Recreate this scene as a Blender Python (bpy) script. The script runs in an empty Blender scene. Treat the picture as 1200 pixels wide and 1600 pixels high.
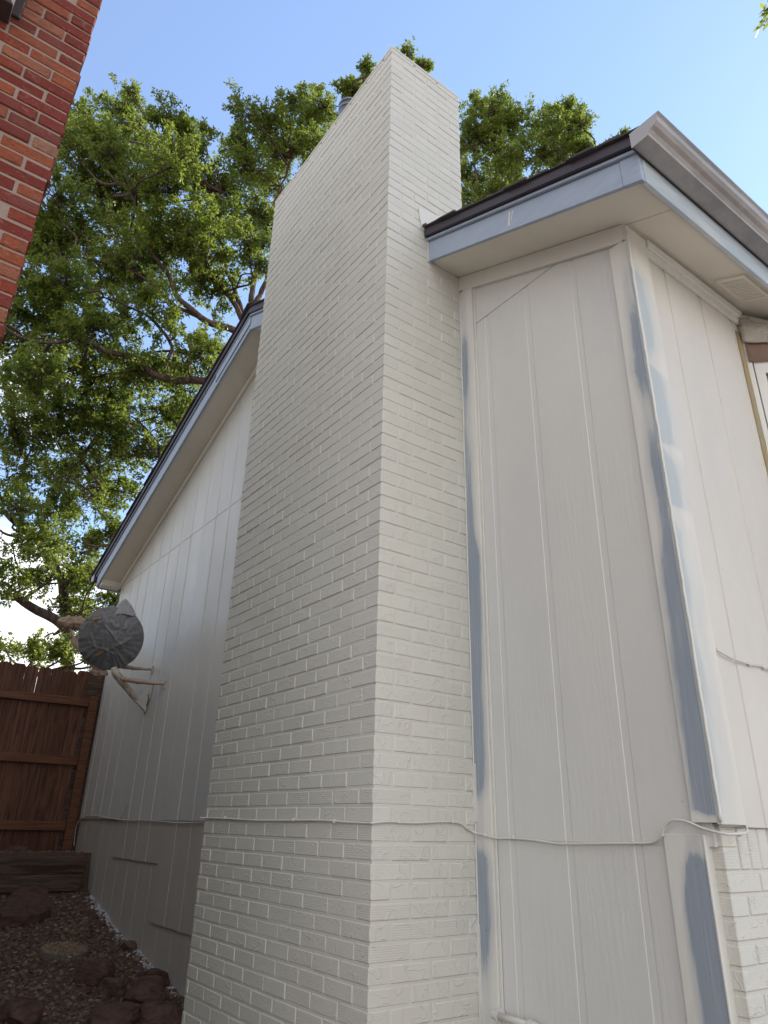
import bpy, bmesh, math, random
import numpy as np
from mathutils import Vector, Matrix, noise
random.seed(7); rng = np.random.default_rng(7)
C = bpy.context.scene
COL = C.collection

# ------------------------------------------------------------------ camera
# x runs along the gable wall towards the front, y into the house, z up; z = 0 is eye height
CAM = Vector((2.479, -1.777, 0.0))
cam = bpy.data.cameras.new('camera'); co = bpy.data.objects.new('camera', cam); COL.objects.link(co)
right = Vector((0.594629, 0.803732, 0.020769)); down = Vector((-0.317396, 0.258398, -0.912409)); fwd = Vector((-0.738699, 0.535953, 0.408752))
m = Matrix.Identity(4)
for i in range(3):
    m[i][0] = right[i]; m[i][1] = -down[i]; m[i][2] = -fwd[i]; m[i][3] = CAM[i]
co.matrix_world = m
cam.sensor_fit = 'HORIZONTAL'; cam.sensor_width = 36; cam.lens = 36*1099.5/1200
cam.clip_start = 0.05; cam.clip_end = 500
C.camera = co
C.render.resolution_x = 768; C.render.resolution_y = 1024

# ------------------------------------------------------------------ light
SUN_EL = math.radians(44); SUN_AZ = Vector((-0.05, 1.0, 0)).normalized()
C.view_settings.view_transform = 'Standard'; C.view_settings.look = 'None'
C.view_settings.exposure = 1.10; C.view_settings.gamma = 1
w = bpy.data.worlds.new('World'); C.world = w; w.use_nodes = True
nt = w.node_tree; nt.nodes.clear()
def wn(t): return nt.nodes.new(t)
sky = wn('ShaderNodeTexSky'); sky.sky_type = 'NISHITA'; sky.sun_disc = False
sky.sun_elevation = SUN_EL; sky.sun_rotation = math.atan2(SUN_AZ.x, SUN_AZ.y)
sky.air_density = 1.0; sky.dust_density = 0.05; sky.ozone_density = 3.2
bg = wn('ShaderNodeBackground'); bg.inputs[1].default_value = 0.14
wo = wn('ShaderNodeOutputWorld')
tc = wn('ShaderNodeTexCoord')
mp = wn('ShaderNodeMapping'); mp.inputs['Scale'].default_value = (1.0, 1.0, 2.6); mp.inputs['Location'].default_value = (3.7, 1.3, 0.4)
nz = wn('ShaderNodeTexNoise'); nz.inputs['Scale'].default_value = 2.6; nz.inputs['Detail'].default_value = 9; nz.inputs['Roughness'].default_value = 0.58
nt.links.new(tc.outputs['Generated'], mp.inputs[0]); nt.links.new(mp.outputs[0], nz.inputs[0])
sx = wn('ShaderNodeSeparateXYZ'); nt.links.new(tc.outputs['Generated'], sx.inputs[0])
hr = wn('ShaderNodeMapRange'); hr.inputs[1].default_value = 0.75; hr.inputs[2].default_value = 0.12; hr.inputs[3].default_value = -0.16; hr.inputs[4].default_value = 0.15
nt.links.new(sx.outputs[2], hr.inputs[0])
# extra cloud added behind the camera, out of view, to brighten the walls
dp = wn('ShaderNodeVectorMath'); dp.operation = 'DOT_PRODUCT'; nt.links.new(tc.outputs['Generated'], dp.inputs[0]); dp.inputs[1].default_value = (0.6, -0.75, 0.1)
dr = wn('ShaderNodeMapRange'); dr.inputs[1].default_value = -0.35; dr.inputs[2].default_value = 0.5; dr.inputs[3].default_value = 0.0; dr.inputs[4].default_value = 0.24
nt.links.new(dp.outputs['Value'], dr.inputs[0])
a0 = wn('ShaderNodeMath'); a0.operation = 'ADD'; nt.links.new(nz.outputs[0], a0.inputs[0]); nt.links.new(hr.outputs[0], a0.inputs[1])
ad = wn('ShaderNodeMath'); ad.operation = 'ADD'; nt.links.new(a0.outputs[0], ad.inputs[0]); nt.links.new(dr.outputs[0], ad.inputs[1])
cr = wn('ShaderNodeMapRange'); cr.interpolation_type = 'SMOOTHSTEP'; cr.inputs[1].default_value = 0.515; cr.inputs[2].default_value = 0.66; cr.inputs[3].default_value = 0.055; cr.inputs[4].default_value = 0.92
nt.links.new(ad.outputs[0], cr.inputs[0])
mx = wn('ShaderNodeMix'); mx.data_type = 'RGBA'
nt.links.new(cr.outputs[0], mx.inputs[0]); nt.links.new(sky.outputs[0], mx.inputs[6]); mx.inputs[7].default_value = (6.6, 6.45, 6.3, 1)
nt.links.new(mx.outputs[2], bg.inputs[0]); nt.links.new(bg.outputs[0], wo.inputs[0])
sun = bpy.data.lights.new('sun', 'SUN'); sun.energy = 4.0; sun.angle = math.radians(0.5); sun.color = (1.0, 0.94, 0.86)
so = bpy.data.objects.new('sun', sun); COL.objects.link(so)
sd = Vector((SUN_AZ.x*math.cos(SUN_EL), SUN_AZ.y*math.cos(SUN_EL), math.sin(SUN_EL)))
so.rotation_euler = sd.to_track_quat('Z', 'Y').to_euler(); so.location = (0, 0, 20)

# ------------------------------------------------------------------ materials
def mat(name, col, rough=0.6, metal=0.0, spec=0.5):
    M = bpy.data.materials.new(name); M.use_nodes = True
    N = M.node_tree; b = N.nodes['Principled BSDF']
    b.inputs['Base Color'].default_value = (*col, 1); b.inputs['Roughness'].default_value = rough
    b.inputs['Metallic'].default_value = metal; b.inputs['Specular IOR Level'].default_value = spec
    return M
class G:
    """small helper to chain shader nodes of one material"""
    def __init__(s, M): s.M = M; s.t = M.node_tree; s.b = s.t.nodes['Principled BSDF']
    def n(s, t, **k):
        x = s.t.nodes.new(t)
        for a, v in k.items(): setattr(x, a, v)
        return x
    def l(s, a, b): s.t.links.new(a, b)
    def coord(s, scale=(1, 1, 1), rot=(0, 0, 0)):
        c = s.n('ShaderNodeTexCoord'); m = s.n('ShaderNodeMapping'); m.inputs['Scale'].default_value = scale; m.inputs['Rotation'].default_value = rot
        s.l(c.outputs['Object'], m.inputs[0]); return m.outputs[0]
    def noise(s, co, scale, detail=4, rough=0.55, dist=0.0):
        x = s.n('ShaderNodeTexNoise'); x.inputs['Scale'].default_value = scale; x.inputs['Detail'].default_value = detail
        x.inputs['Roughness'].default_value = rough; x.inputs['Distortion'].default_value = dist; s.l(co, x.inputs[0]); return x.outputs[0]
    def math(s, op, a, b=None, clamp=False):
        x = s.n('ShaderNodeMath', operation=op); x.use_clamp = clamp
        for i, v in enumerate((a, b)):
            if v is None: continue
            if isinstance(v, (int, float)): x.inputs[i].default_value = v
            else: s.l(v, x.inputs[i])
        return x.outputs[0]
    def rng(s, v, a, b, c=0.0, d=1.0, smooth=True):
        x = s.n('ShaderNodeMapRange'); x.interpolation_type = 'SMOOTHSTEP' if smooth else 'LINEAR'
        for i, q in enumerate((a, b, c, d)): x.inputs[i+1].default_value = q
        s.l(v, x.inputs[0]); return x.outputs[0]
    def mix(s, f, a, b):
        x = s.n('ShaderNodeMix', data_type='RGBA')
        if isinstance(f, (int, float)): x.inputs[0].default_value = f
        else: s.l(f, x.inputs[0])
        for i, v in ((6, a), (7, b)):
            if isinstance(v, tuple): x.inputs[i].default_value = (*v, 1)
            else: s.l(v, x.inputs[i])
        return x.outputs[2]
    def ramp(s, v, stops, interp='LINEAR'):
        x = s.n('ShaderNodeValToRGB'); x.color_ramp.interpolation = interp; e = x.color_ramp.elements
        while len(e) < len(stops): e.new(0.5)
        for q, (p, c) in zip(e, stops): q.position = p; q.color = (*c, 1) if len(c) == 3 else c
        s.l(v, x.inputs[0]); return x.outputs[0]
    def xyz(s):
        c = s.n('ShaderNodeTexCoord'); x = s.n('ShaderNodeSeparateXYZ'); s.l(c.outputs['Object'], x.inputs[0]); return x.outputs
    def isl(s): return s.n('ShaderNodeNewGeometry').outputs['Random Per Island']
    def bump(s, h, strength=0.3, dist=0.003, prev=None):
        x = s.n('ShaderNodeBump'); x.inputs['Strength'].default_value = strength; x.inputs['Distance'].default_value = dist
        s.l(h, x.inputs['Height'])
        if prev is not None: s.l(prev, x.inputs['Normal'])
        s.l(x.outputs[0], s.b.inputs['Normal']); return x.outputs[0]
    def color(s, v): s.l(v, s.b.inputs['Base Color'])
    def rough(s, v): s.l(v, s.b.inputs['Roughness'])

WHITE = (0.60, 0.592, 0.55)
SLATE = (0.19, 0.24, 0.305)
MT = {}
# painted brick: combed and gouged faces under a coat of off-white paint
def painted_brick(name, base):
    M = mat(name, base, 0.5, 0, 0.4); g = G(M)
    co = g.coord(); r = g.isl()
    fine = g.noise(co, 260, 3, 0.6)
    med = g.noise(co, 70, 4, 0.65, 0.6)
    # combed lines: alternate bricks combed across or along
    wz = g.n('ShaderNodeTexWave', wave_type='BANDS', bands_direction='Z'); wz.inputs['Scale'].default_value = 38; wz.inputs['Distortion'].default_value = 3.0; wz.inputs['Detail'].default_value = 2; wz.inputs['Detail Scale'].default_value = 2.5
    g.l(co, wz.inputs[0])
    comb = g.math('MULTIPLY', wz.outputs[1], g.rng(r, 0.70, 0.74, 0.0, 0.9))
    # arc shaped drag marks
    off = g.n('ShaderNodeVectorMath', operation='MULTIPLY_ADD'); 
    cv = g.n('ShaderNodeCombineXYZ'); g.l(r, cv.inputs[0]); g.l(r, cv.inputs[1]); g.l(r, cv.inputs[2])
    g.l(cv.outputs[0], off.inputs[0]); off.inputs[1].default_value = (7.3, 3.1, 5.7); g.l(co, off.inputs[2])
    vo = g.n('ShaderNodeTexNoise'); vo.inputs['Scale'].default_value = 10; vo.inputs['Detail'].default_value = 1.0; g.l(off.outputs[0], vo.inputs[0])
    arc = g.math('ABSOLUTE', g.math('SUBTRACT', vo.outputs[0], 0.6))
    arc = g.rng(arc, 0.0, 0.016, 1.0, 0.0)
    a2 = g.n('ShaderNodeTexNoise'); a2.inputs['Scale'].default_value = 17; a2.inputs['Detail'].default_value = 0.5; g.l(off.outputs[0], a2.inputs[0])
    arc2 = g.rng(g.math('ABSOLUTE', g.math('SUBTRACT', a2.outputs[0], 0.38)), 0.0, 0.018, 1.0, 0.0)
    arc = g.math('ADD', arc, g.math('MULTIPLY', arc2, g.rng(med, 0.4, 0.6)))
    h = g.math('ADD', g.math('MULTIPLY', fine, 0.35), g.math('MULTIPLY', med, 0.9))
    h = g.math('ADD', h, g.math('MULTIPLY', comb, 0.28))
    h = g.math('ADD', h, g.math('MULTIPLY', arc, 0.85))
    g.bump(h, 0.62, 0.0030)
    spot = g.rng(g.noise(co, 16, 5, 0.7), 0.66, 0.74, 0, 0.35)
    tone = g.mix(g.math('MULTIPLY', r, 0.35), base, tuple(c*0.86 for c in base))
    thin = g.rng(g.noise(g.coord((1, 1, 0.6)), 1.1, 3), 0.52, 0.68, 0, 0.30)
    c1 = g.mix(thin, tone, (0.50, 0.455, 0.40))
    streak = g.rng(g.noise(g.coord((11, 11, 0.5)), 1.0, 4, 0.6), 0.56, 0.75, 0, 0.16)
    c1 = g.mix(streak, c1, (0.42, 0.39, 0.34))
    chip = g.rng(g.noise(g.coord((1, 1, 1.4)), 38, 4, 0.7), 0.735, 0.75, 0, 0.8)
    c1 = g.mix(chip, c1, (0.36, 0.26, 0.21))
    g.color(g.mix(spot, c1, (0.52, 0.48, 0.41)))
    g.rough(g.rng(med, 0.3, 0.7, 0.42, 0.62))
    return M
MT['pbrick'] = painted_brick('painted_brick', (0.565, 0.558, 0.505))
M = mat('painted_mortar', (0.55, 0.54, 0.487), 0.6); g = G(M); g.bump(g.noise(g.coord(), 160, 4, 0.7), 0.6, 0.003); MT['pmortar'] = M
# red clinker brick of the neighbour
M = mat('red_brick', (0.3, 0.08, 0.05), 0.75, 0, 0.3); g = G(M); co = g.coord(); r = g.isl()
bc = g.ramp(r, [(0.0, (0.23, 0.032, 0.016)), (0.22, (0.34, 0.058, 0.022)), (0.38, (0.40, 0.10, 0.035)), (0.56, (0.26, 0.035, 0.019)), (0.70, (0.42, 0.15, 0.075)), (0.90, (0.42, 0.20, 0.12)), (0.955, (0.10, 0.040, 0.040)), (0.975, (0.28, 0.048, 0.03))], 'CONSTANT')
n1 = g.noise(co, 26, 5, 0.7, 1.2); n2 = g.noise(g.coord((1, 1, 3.0), (0.5, 0, 0)), 70, 4, 0.7)
bc = g.mix(g.rng(n1, 0.53, 0.74, 0, 0.75), bc, (0.44, 0.21, 0.13))
n3 = g.noise(g.coord((1, 0.5, 1.6), (0.4, 0, 0)), 55, 5, 0.75, 1.5)
bc = g.mix(g.rng(n3, 0.45, 0.66, 0, 0.75), bc, (0.15, 0.045, 0.036))
bc = g.mix(g.rng(g.noise(co, 5, 4, 0.6), 0.45, 0.7, 0, 0.35), bc, (0.24, 0.13, 0.10))
bc = g.mix(g.rng(n2, 0.66, 0.74, 0, 0.8), bc, (0.06, 0.025, 0.025))
g.color(bc); g.bump(g.math('ADD', g.math('ADD', g.math('MULTIPLY', n2, 0.8), g.math('MULTIPLY', n3, 1.4)), g.math('MULTIPLY', n1, 0.6)), 1.0, 0.012); MT['rbrick'] = M
M = mat('tan_mortar', (0.30, 0.25, 0.21), 0.9); g = G(M); co = g.coord(); n = g.noise(co, 120, 5, 0.7)
g.color(g.mix(n, (0.19, 0.135, 0.105), (0.33, 0.25, 0.205))); g.bump(n, 0.7, 0.004); MT['rmortar'] = M

# painted siding with embossed wood grain
def siding(name, base, rough, grain=0.5, worn=0.0):
    M = mat(name, base, rough, 0, 0.5); g = G(M)
    co = g.coord((9, 9, 0.9)); wob = g.noise(co, 1.3, 3, 0.5)
    w1 = g.n('ShaderNodeTexWave', wave_type='BANDS', bands_direction='X'); w1.inputs['Scale'].default_value = 2.6; w1.inputs['Distortion'].default_value = 9; w1.inputs['Detail'].default_value = 3; w1.inputs['Detail Scale'].default_value = 1.1; w1.inputs['Detail Roughness'].default_value = 0.6
    g.l(g.coord((4, 4, 0.55)), w1.inputs[0])
    fine = g.noise(g.coord((150, 150, 9)), 1, 3, 0.65)
    mask = g.rng(g.noise(g.coord((2, 2, 0.6)), 1.6, 2), 0.35, 0.65, 0.25, 1.0)
    h = g.math('MULTIPLY', g.math('ADD', g.math('MULTIPLY', fine, 0.9), g.math('MULTIPLY', g.math('MULTIPLY', w1.outputs[1], fine), 0.8)), mask)
    st = g.noise(g.coord(), 190, 2, 0.5)
    h = g.math('ADD', h, g.math('MULTIPLY', st, 0.25))
    g.bump(h, grain, 0.0022)
    blot = g.noise(g.coord((1, 1, 0.5)), 2.2, 4, 0.6)
    c = g.mix(g.rng(blot, 0.35, 0.7), base, tuple(x*y for x, y in zip(base, (0.93, 0.93, 0.95))))
    # pin-head nails and specks
    v = g.n('ShaderNodeTexVoronoi'); v.inputs['Scale'].default_value = 4.5; v.inputs['Randomness'].default_value = 1; g.l(g.coord(), v.inputs[0])
    c = g.mix(g.rng(v.outputs['Distance'], 0.014, 0.026, 0.6, 0.0), c, (0.35, 0.34, 0.32))
    g.color(c); g.rough(g.rng(blot, 0.3, 0.7, rough-0.04, rough+0.06))
    return M
MT['siding'] = siding('painted_siding', (0.58, 0.582, 0.555), 0.36, 0.65)
MT['base'] = siding('dimmed_base_siding', (0.47, 0.445, 0.40), 0.5, 0.8)  # same siding, the lower gable's dark reflection put into its colour
MT['siding_c'] = siding('painted_front_siding', (0.55, 0.525, 0.475), 0.45, 0.6)
M = mat('white_paint', WHITE, 0.45); g = G(M); n = g.noise(g.coord(), 90, 4, 0.6); g.bump(n, 0.25, 0.002)
g.color(g.mix(g.rng(g.noise(g.coord(), 3, 4), 0.4, 0.7), WHITE, tuple(c*0.93 for c in WHITE))); MT['white'] = M
M = mat('soffit_paint', (0.56, 0.535, 0.48), 0.55); g = G(M); n = g.noise(g.coord((1, 1, 1)), 60, 4, 0.6); g.bump(n, 0.25, 0.002)
g.color(g.mix(g.rng(g.noise(g.coord(), 1.7, 5, 0.6), 0.35, 0.7), (0.70, 0.665, 0.59), (0.64, 0.605, 0.53))); MT['soffit'] = M

# trims where the old slate-blue paint still shows through the new white
def patchy(name, axis, lo, hi, stops, zlo, zhi, soft=0.25, base=WHITE, sl=SLATE, drips=8.0, amt=1.0):
    """blue between lo..hi on 'axis'; stops = (z, strength) list"""
    M = mat(name, base, 0.42); g = G(M); X = g.xyz(); a = X[0 if axis == 'x' else 1]; z = X[2]
    zz = g.rng(z, zlo, zhi, 0, 1, smooth=False)
    st = g.ramp(zz, [((q-zlo)/(zhi-zlo), (s, s, s)) for q, s in stops])
    n = g.noise(g.coord((16, 16, 2.6)), 1.4, 5, 0.65, 0.8)
    n2 = g.noise(g.coord((5, 5, 1.1)), 1.6, 3, 0.55)
    e = g.rng(a, lo, hi, 0, 1, smooth=False)
    cov = g.math('ADD', g.math('ADD', e, g.math('MULTIPLY', g.math('SUBTRACT', st, 1.0), 0.95)), g.math('MULTIPLY', g.math('SUBTRACT', n, 0.5), 0.6))
    cov = g.math('ADD', cov, g.math('MULTIPLY', g.math('SUBTRACT', n2, 0.5), 0.8))
    cov = g.math('ADD', cov, 0.12)
    f = g.rng(cov, 0.5-soft*0.9, 0.5+soft*0.9, 0, 0.88*amt)
    thin = g.rng(cov, 0.5-soft*2.2, 0.5, 0, 0.32)
    f = g.math('MAXIMUM', f, thin)
    br = g.noise(g.coord((120, 120, 3.5)), 1.0, 3, 0.6)
    f = g.math('MULTIPLY', f, g.rng(br, 0.25, 0.6, 0.82, 1.0), clamp=True)
    v = g.n('ShaderNodeTexVoronoi'); v.inputs['Scale'].default_value = 11; g.l(g.coord(), v.inputs[0])
    c = g.mix(g.rng(v.outputs['Distance'], 0.03, 0.05, 0.7, 0.0), g.mix(f, base, sl), (0.12, 0.14, 0.17))
    g.color(c); g.bump(g.math('ADD', br, g.noise(g.coord((60, 60, 10)), 1.5, 3)), 0.35, 0.0022); g.rough(g.rng(n2, 0.3, 0.7, 0.45, 0.6))
    # specks of nails
    return M
MT['trim_b'] = patchy('half_painted_trim', 'x', 0.118, 0.045, [(-1.5, 0.1), (-0.62, 0.1), (-0.5, 0.45), (-0.36, 0.85), (-0.12, 0.8), (-0.05, 0.25), (0.1, 0.3), (0.2, 0.8), (0.9, 0.95), (1.25, 0.9), (1.38, 0.45), (2.2, 0.32), (2.4, 0.6), (2.55, 0.45), (2.7, 0.12), (3.1, 0.0)], -1.5, 3.1)
MT['trim_corner'] = patchy('half_painted_corner', 'x', 1.030, 1.100, [(-0.1, 0.0), (0.045, 0.02), (0.075, 1.0), (0.5, 1.0), (0.85, 0.95), (1.1, 0.5), (1.35, 0.62), (1.6, 0.25), (1.8, 0.7), (2.05, 0.5), (2.3, 0.28), (2.45, 0.0), (2.6, 0.0)], -0.1, 2.7)
MT['trim_low'] = patchy('half_painted_low_trim', 'x', 0.955, 1.01, [(-1.5, 1.0), (-0.2, 1.0), (-0.1, 0.7), (-0.045, 0.2), (0.02, 0.0)], -1.5, 0.05, 0.2)
MT['trim_front'] = patchy('half_painted_front_trim', 'y', 0.725, 0.545, [(0, 0.5), (0.15, 0.62), (0.45, 0.66), (0.62, 0.60), (0.85, 0.74), (1.05, 0.62), (1.14, 0.3), (1.17, 0.95), (1.35, 0.9), (1.42, 0.35), (1.455, 1.02), (1.62, 1.0), (1.78, 0.92), (1.82, 0.35), (1.95, 0.82), (2.3, 0.85), (2.38, 0.3), (2.6, 0.0)], 0.0, 2.6, 0.30, (0.585, 0.56, 0.505), (0.33, 0.385, 0.41), amt=0.95)
M = mat('slate_fascia_paint', (0.30, 0.36, 0.46), 0.5); g = G(M); n = g.noise(g.coord((3, 3, 10)), 3, 5, 0.65)
sc = g.rng(g.noise(g.coord((2.5, 2.5, 5)), 2.6, 6, 0.75, 0.8), 0.66, 0.72, 0, 0.6)
g.color(g.mix(sc, g.mix(g.rng(n, 0.3, 0.7), (0.285, 0.345, 0.445), (0.325, 0.39, 0.485)), (0.5, 0.53, 0.56))); g.bump(g.noise(g.coord((8, 8, 60)), 2, 4), 0.35, 0.002); MT['fascia'] = M
M = mat('eave_fascia_paint', (0.40, 0.44, 0.47), 0.4); g = G(M); n = g.noise(g.coord((9, 1.4, 9)), 2, 5, 0.65)
g.color(g.mix(g.rng(n, 0.4, 0.7), (0.35, 0.41, 0.46), (0.47, 0.51, 0.52))); g.bump(g.noise(g.coord((60, 4, 60)), 2, 4), 0.3, 0.002); MT['eave'] = M
M = mat('gutter_metal', (0.2, 0.18, 0.18), 0.38, 0.35); g = G(M); n = g.noise(g.coord((2, 1.2, 5)), 2.5, 5, 0.65)
g.color(g.mix(g.rng(n, 0.35, 0.7), (0.25, 0.24, 0.24), (0.38, 0.365, 0.36))); g.rough(g.rng(n, 0.3, 0.7, 0.3, 0.5)); MT['gutter'] = M
MT['drip'] = mat('dark_drip_metal', (0.032, 0.024, 0.034), 0.45, 0.2)
M = mat('shingle', (0.06, 0.055, 0.06), 0.95); g = G(M); n = g.noise(g.coord(), 300, 3, 0.7); g.color(g.mix(n, (0.02, 0.018, 0.02), (0.10, 0.09, 0.095))); g.bump(n, 0.6, 0.003); MT['shingle'] = M
MT['cable'] = mat('painted_cable', (0.56, 0.55, 0.51), 0.5)
MT['dark'] = mat('dark_gap', (0.02, 0.02, 0.022), 0.8)
M = mat('galvanised', (0.20, 0.21, 0.23), 0.35, 0.9); MT['galv'] = M
# fence wood
M = mat('fence_wood', (0.1, 0.04, 0.02), 0.72, 0, 0.3); g = G(M); r = g.isl(); oi = g.n('ShaderNodeObjectInfo').outputs['Random']
gr = g.noise(g.coord((30, 30, 1.6)), 1.5, 5, 0.65, 0.5)
c = g.mix(oi, (0.12, 0.054, 0.032), (0.19, 0.088, 0.052)); c = g.mix(g.rng(gr, 0.35, 0.7), c, (0.055, 0.022, 0.014)); 
c = g.mix(g.rng(g.noise(g.coord((3, 3, 1.2)), 2.2, 3), 0.55, 0.75, 0, 0.6), c, (0.19, 0.085, 0.045)); g.color(c); g.bump(gr, 0.5, 0.004); MT['fence'] = M
M = mat('rail_wood', (0.14, 0.06, 0.03), 0.72, 0, 0.3); g = G(M); gr = g.noise(g.coord((30, 1.6, 30)), 1.5, 5, 0.65, 0.5)
g.color(g.mix(g.rng(gr, 0.3, 0.75), (0.19, 0.085, 0.045), (0.085, 0.034, 0.02))); g.bump(gr, 0.5, 0.004); MT['rail'] = M
M = mat('old_timber', (0.09, 0.06, 0.045), 0.9, 0, 0.2); g = G(M); gr = g.noise(g.coord((22, 1.3, 22)), 1.6, 6, 0.7, 0.8)
g.color(g.mix(g.rng(gr, 0.3, 0.7), (0.045, 0.028, 0.022), (0.15, 0.105, 0.08))); g.bump(gr, 1.0, 0.012); MT['timber'] = M
M = mat('soil', (0.07, 0.045, 0.035), 0.95, 0, 0.2); g = G(M); n = g.noise(g.coord(), 35, 7, 0.7)
g.color(g.mix(n, (0.04, 0.024, 0.018), (0.16, 0.105, 0.078))); g.bump(n, 0.9, 0.02); MT['soil'] = M
M = mat('gravel', (0.1, 0.07, 0.06), 0.85, 0, 0.3); g = G(M); r = g.isl()
g.color(g.ramp(r, [(0, (0.075, 0.050, 0.040)), (0.3, (0.13, 0.082, 0.060)), (0.55, (0.105, 0.068, 0.048)), (0.75, (0.17, 0.12, 0.09)), (0.9, (0.19, 0.125, 0.078)), (1, (0.20, 0.17, 0.14))])); g.bump(g.noise(g.coord(), 180, 3), 0.5, 0.002); MT['gravel'] = M
M = mat('pale_gravel', (0.4, 0.4, 0.42), 0.8); g = G(M); g.color(g.ramp(g.isl(), [(0, (0.22, 0.22, 0.24)), (0.5, (0.42, 0.42, 0.45)), (1, (0.6, 0.6, 0.62))])); MT['pale'] = M
M = mat('sandstone', (0.11, 0.05, 0.04), 0.9, 0, 0.25); g = G(M); n = g.noise(g.coord((1, 1, 2.2)), 12, 7, 0.72); oi = g.n('ShaderNodeObjectInfo').outputs['Random']
c = g.mix(oi, (0.115, 0.062, 0.047), (0.16, 0.10, 0.075)); g.color(g.mix(g.rng(n, 0.35, 0.7), c, (0.055, 0.032, 0.028))); g.bump(n, 1.0, 0.02); MT['stone'] = M
M = mat('aggregate', (0.2, 0.16, 0.1), 0.9); g = G(M); v = g.n('ShaderNodeTexVoronoi'); v.inputs['Scale'].default_value = 85; g.l(g.coord(), v.inputs[0])
g.color(g.mix(g.rng(v.outputs['Distance'], 0.15, 0.5), (0.30, 0.22, 0.13), (0.07, 0.05, 0.035))); g.bump(v.outputs['Distance'], 0.9, 0.008); MT['agg'] = M
MT['concrete_side'] = mat('mould_concrete', (0.10, 0.085, 0.07), 0.9)
M = mat('leaf_litter', (0.2, 0.1, 0.05), 0.8); g = G(M); g.color(g.ramp(g.isl(), [(0, (0.18, 0.08, 0.035)), (0.6, (0.30, 0.16, 0.08)), (1, (0.38, 0.24, 0.13))])); MT['litter'] = M
M = mat('bounce_slab', (0.42, 0.40, 0.37), 0.9); g = G(M); n = g.noise(g.coord(), 9, 7, 0.65); g.color(g.mix(n, (0.36, 0.34, 0.31), (0.46, 0.44, 0.41))); MT['bounce'] = M
M = mat('bark', (0.09, 0.065, 0.05), 0.95, 0, 0.2); g = G(M); n = g.noise(g.coord((9, 9, 1.8)), 2.2, 6, 0.7, 0.5)
g.color(g.mix(g.rng(n, 0.3, 0.7), (0.040, 0.027, 0.021), (0.14, 0.10, 0.078))); g.bump(n, 1.0, 0.02); MT['bark'] = M
def leafmat(name, stops, tr):
    M = mat(name, (0.05, 0.1, 0.02), 0.5, 0, 0.35); g = G(M)
    c = g.ramp(g.isl(), stops); g.color(c)
    t = g.n('ShaderNodeBsdfTranslucent'); g.l(g.mix(0.5, c, tr), t.inputs[0])
    a = g.n('ShaderNodeMixShader'); a.inputs[0].default_value = 0.52
    out = [x for x in g.t.nodes if x.type == 'OUTPUT_MATERIAL'][0]
    g.l(g.b.outputs[0], a.inputs[1]); g.l(t.outputs[0], a.inputs[2]); g.l(a.outputs[0], out.inputs[0])
    return M
MT['leaf'] = leafmat('leaf', [(0, (0.058, 0.092, 0.014)), (0.45, (0.088, 0.13, 0.020)), (0.8, (0.13, 0.17, 0.028)), (1, (0.20, 0.22, 0.05))], (0.34, 0.42, 0.06))
MT['leaf_y'] = leafmat('bush_leaf', [(0, (0.08, 0.13, 0.02)), (0.5, (0.13, 0.18, 0.03)), (1, (0.20, 0.24, 0.05))], (0.45, 0.5, 0.08))

# ------------------------------------------------------------------ mesh helpers (all vertices are in world metres)
def add_box(bm, x0, x1, y0, y1, z0, z1, rot=None, piv=None):
    vs = [Vector((x, y, z)) for z in (z0, z1) for y in (y0, y1) for x in (x0, x1)]
    if rot is not None: p = piv or Vector(((x0+x1)/2, (y0+y1)/2, (z0+z1)/2)); vs = [rot @ (v-p)+p for v in vs]
    v = [bm.verts.new(q) for q in vs]
    for f in ((0, 2, 3, 1), (4, 5, 7, 6), (0, 1, 5, 4), (2, 6, 7, 3), (0, 4, 6, 2), (1, 3, 7, 5)): bm.faces.new([v[i] for i in f])
    return v
def add_prism(bm, poly, d, off):
    """poly: list of 3D points, extruded by vector off"""
    a = [bm.verts.new(Vector(p)) for p in poly]; b = [bm.verts.new(Vector(p)+Vector(off)) for p in poly]
    n = len(poly); bm.faces.new(a[::-1]); bm.faces.new(b)
    for i in range(n): bm.faces.new((a[i], a[(i+1) % n], b[(i+1) % n], b[i]))
def prism_xz(bm, pts, y0, y1): add_prism(bm, [(x, y0, z) for x, z in pts], None, (0, y1-y0, 0))
def add_tube(bm, pts, r, n=8, r1=None, cap=True, smooth_steps=0):
    pts = [Vector(p) for p in pts]
    if smooth_steps:
        out = []
        P = [pts[0]]+pts+[pts[-1]]
        for i in range(1, len(P)-2):
            for k in range(smooth_steps):
                t = k/smooth_steps; p0, p1, p2, p3 = P[i-1:i+3]
                out.append(0.5*((2*p1)+(p2-p0)*t+(2*p0-5*p1+4*p2-p3)*t*t+(3*p1-p0-3*p2+p3)*t**3))
        out.append(pts[-1]); pts = out
    rings = []; up = Vector((0.3, 0.2, 1)).normalized()
    for i, p in enumerate(pts):
        d = (pts[min(i+1, len(pts)-1)]-pts[max(i-1, 0)])
        if d.length < 1e-9: d = Vector((0, 0, 1))
        d.normalize(); a = d.cross(up)
        if a.length < 1e-3: a = d.cross(Vector((1, 0, 0)))
        a.normalize(); b = d.cross(a); rr = r if r1 is None else r+(r1-r)*i/(len(pts)-1)
        rings.append([bm.verts.new(p+(a*math.cos(2*math.pi*k/n)+b*math.sin(2*math.pi*k/n))*rr) for k in range(n)])
    for A, B in zip(rings, rings[1:]):
        for k in range(n): f = bm.faces.new((A[k], A[(k+1) % n], B[(k+1) % n], B[k])); f.smooth = True
    if cap: bm.faces.new(rings[0][::-1]); bm.faces.new(rings[-1])
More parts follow.
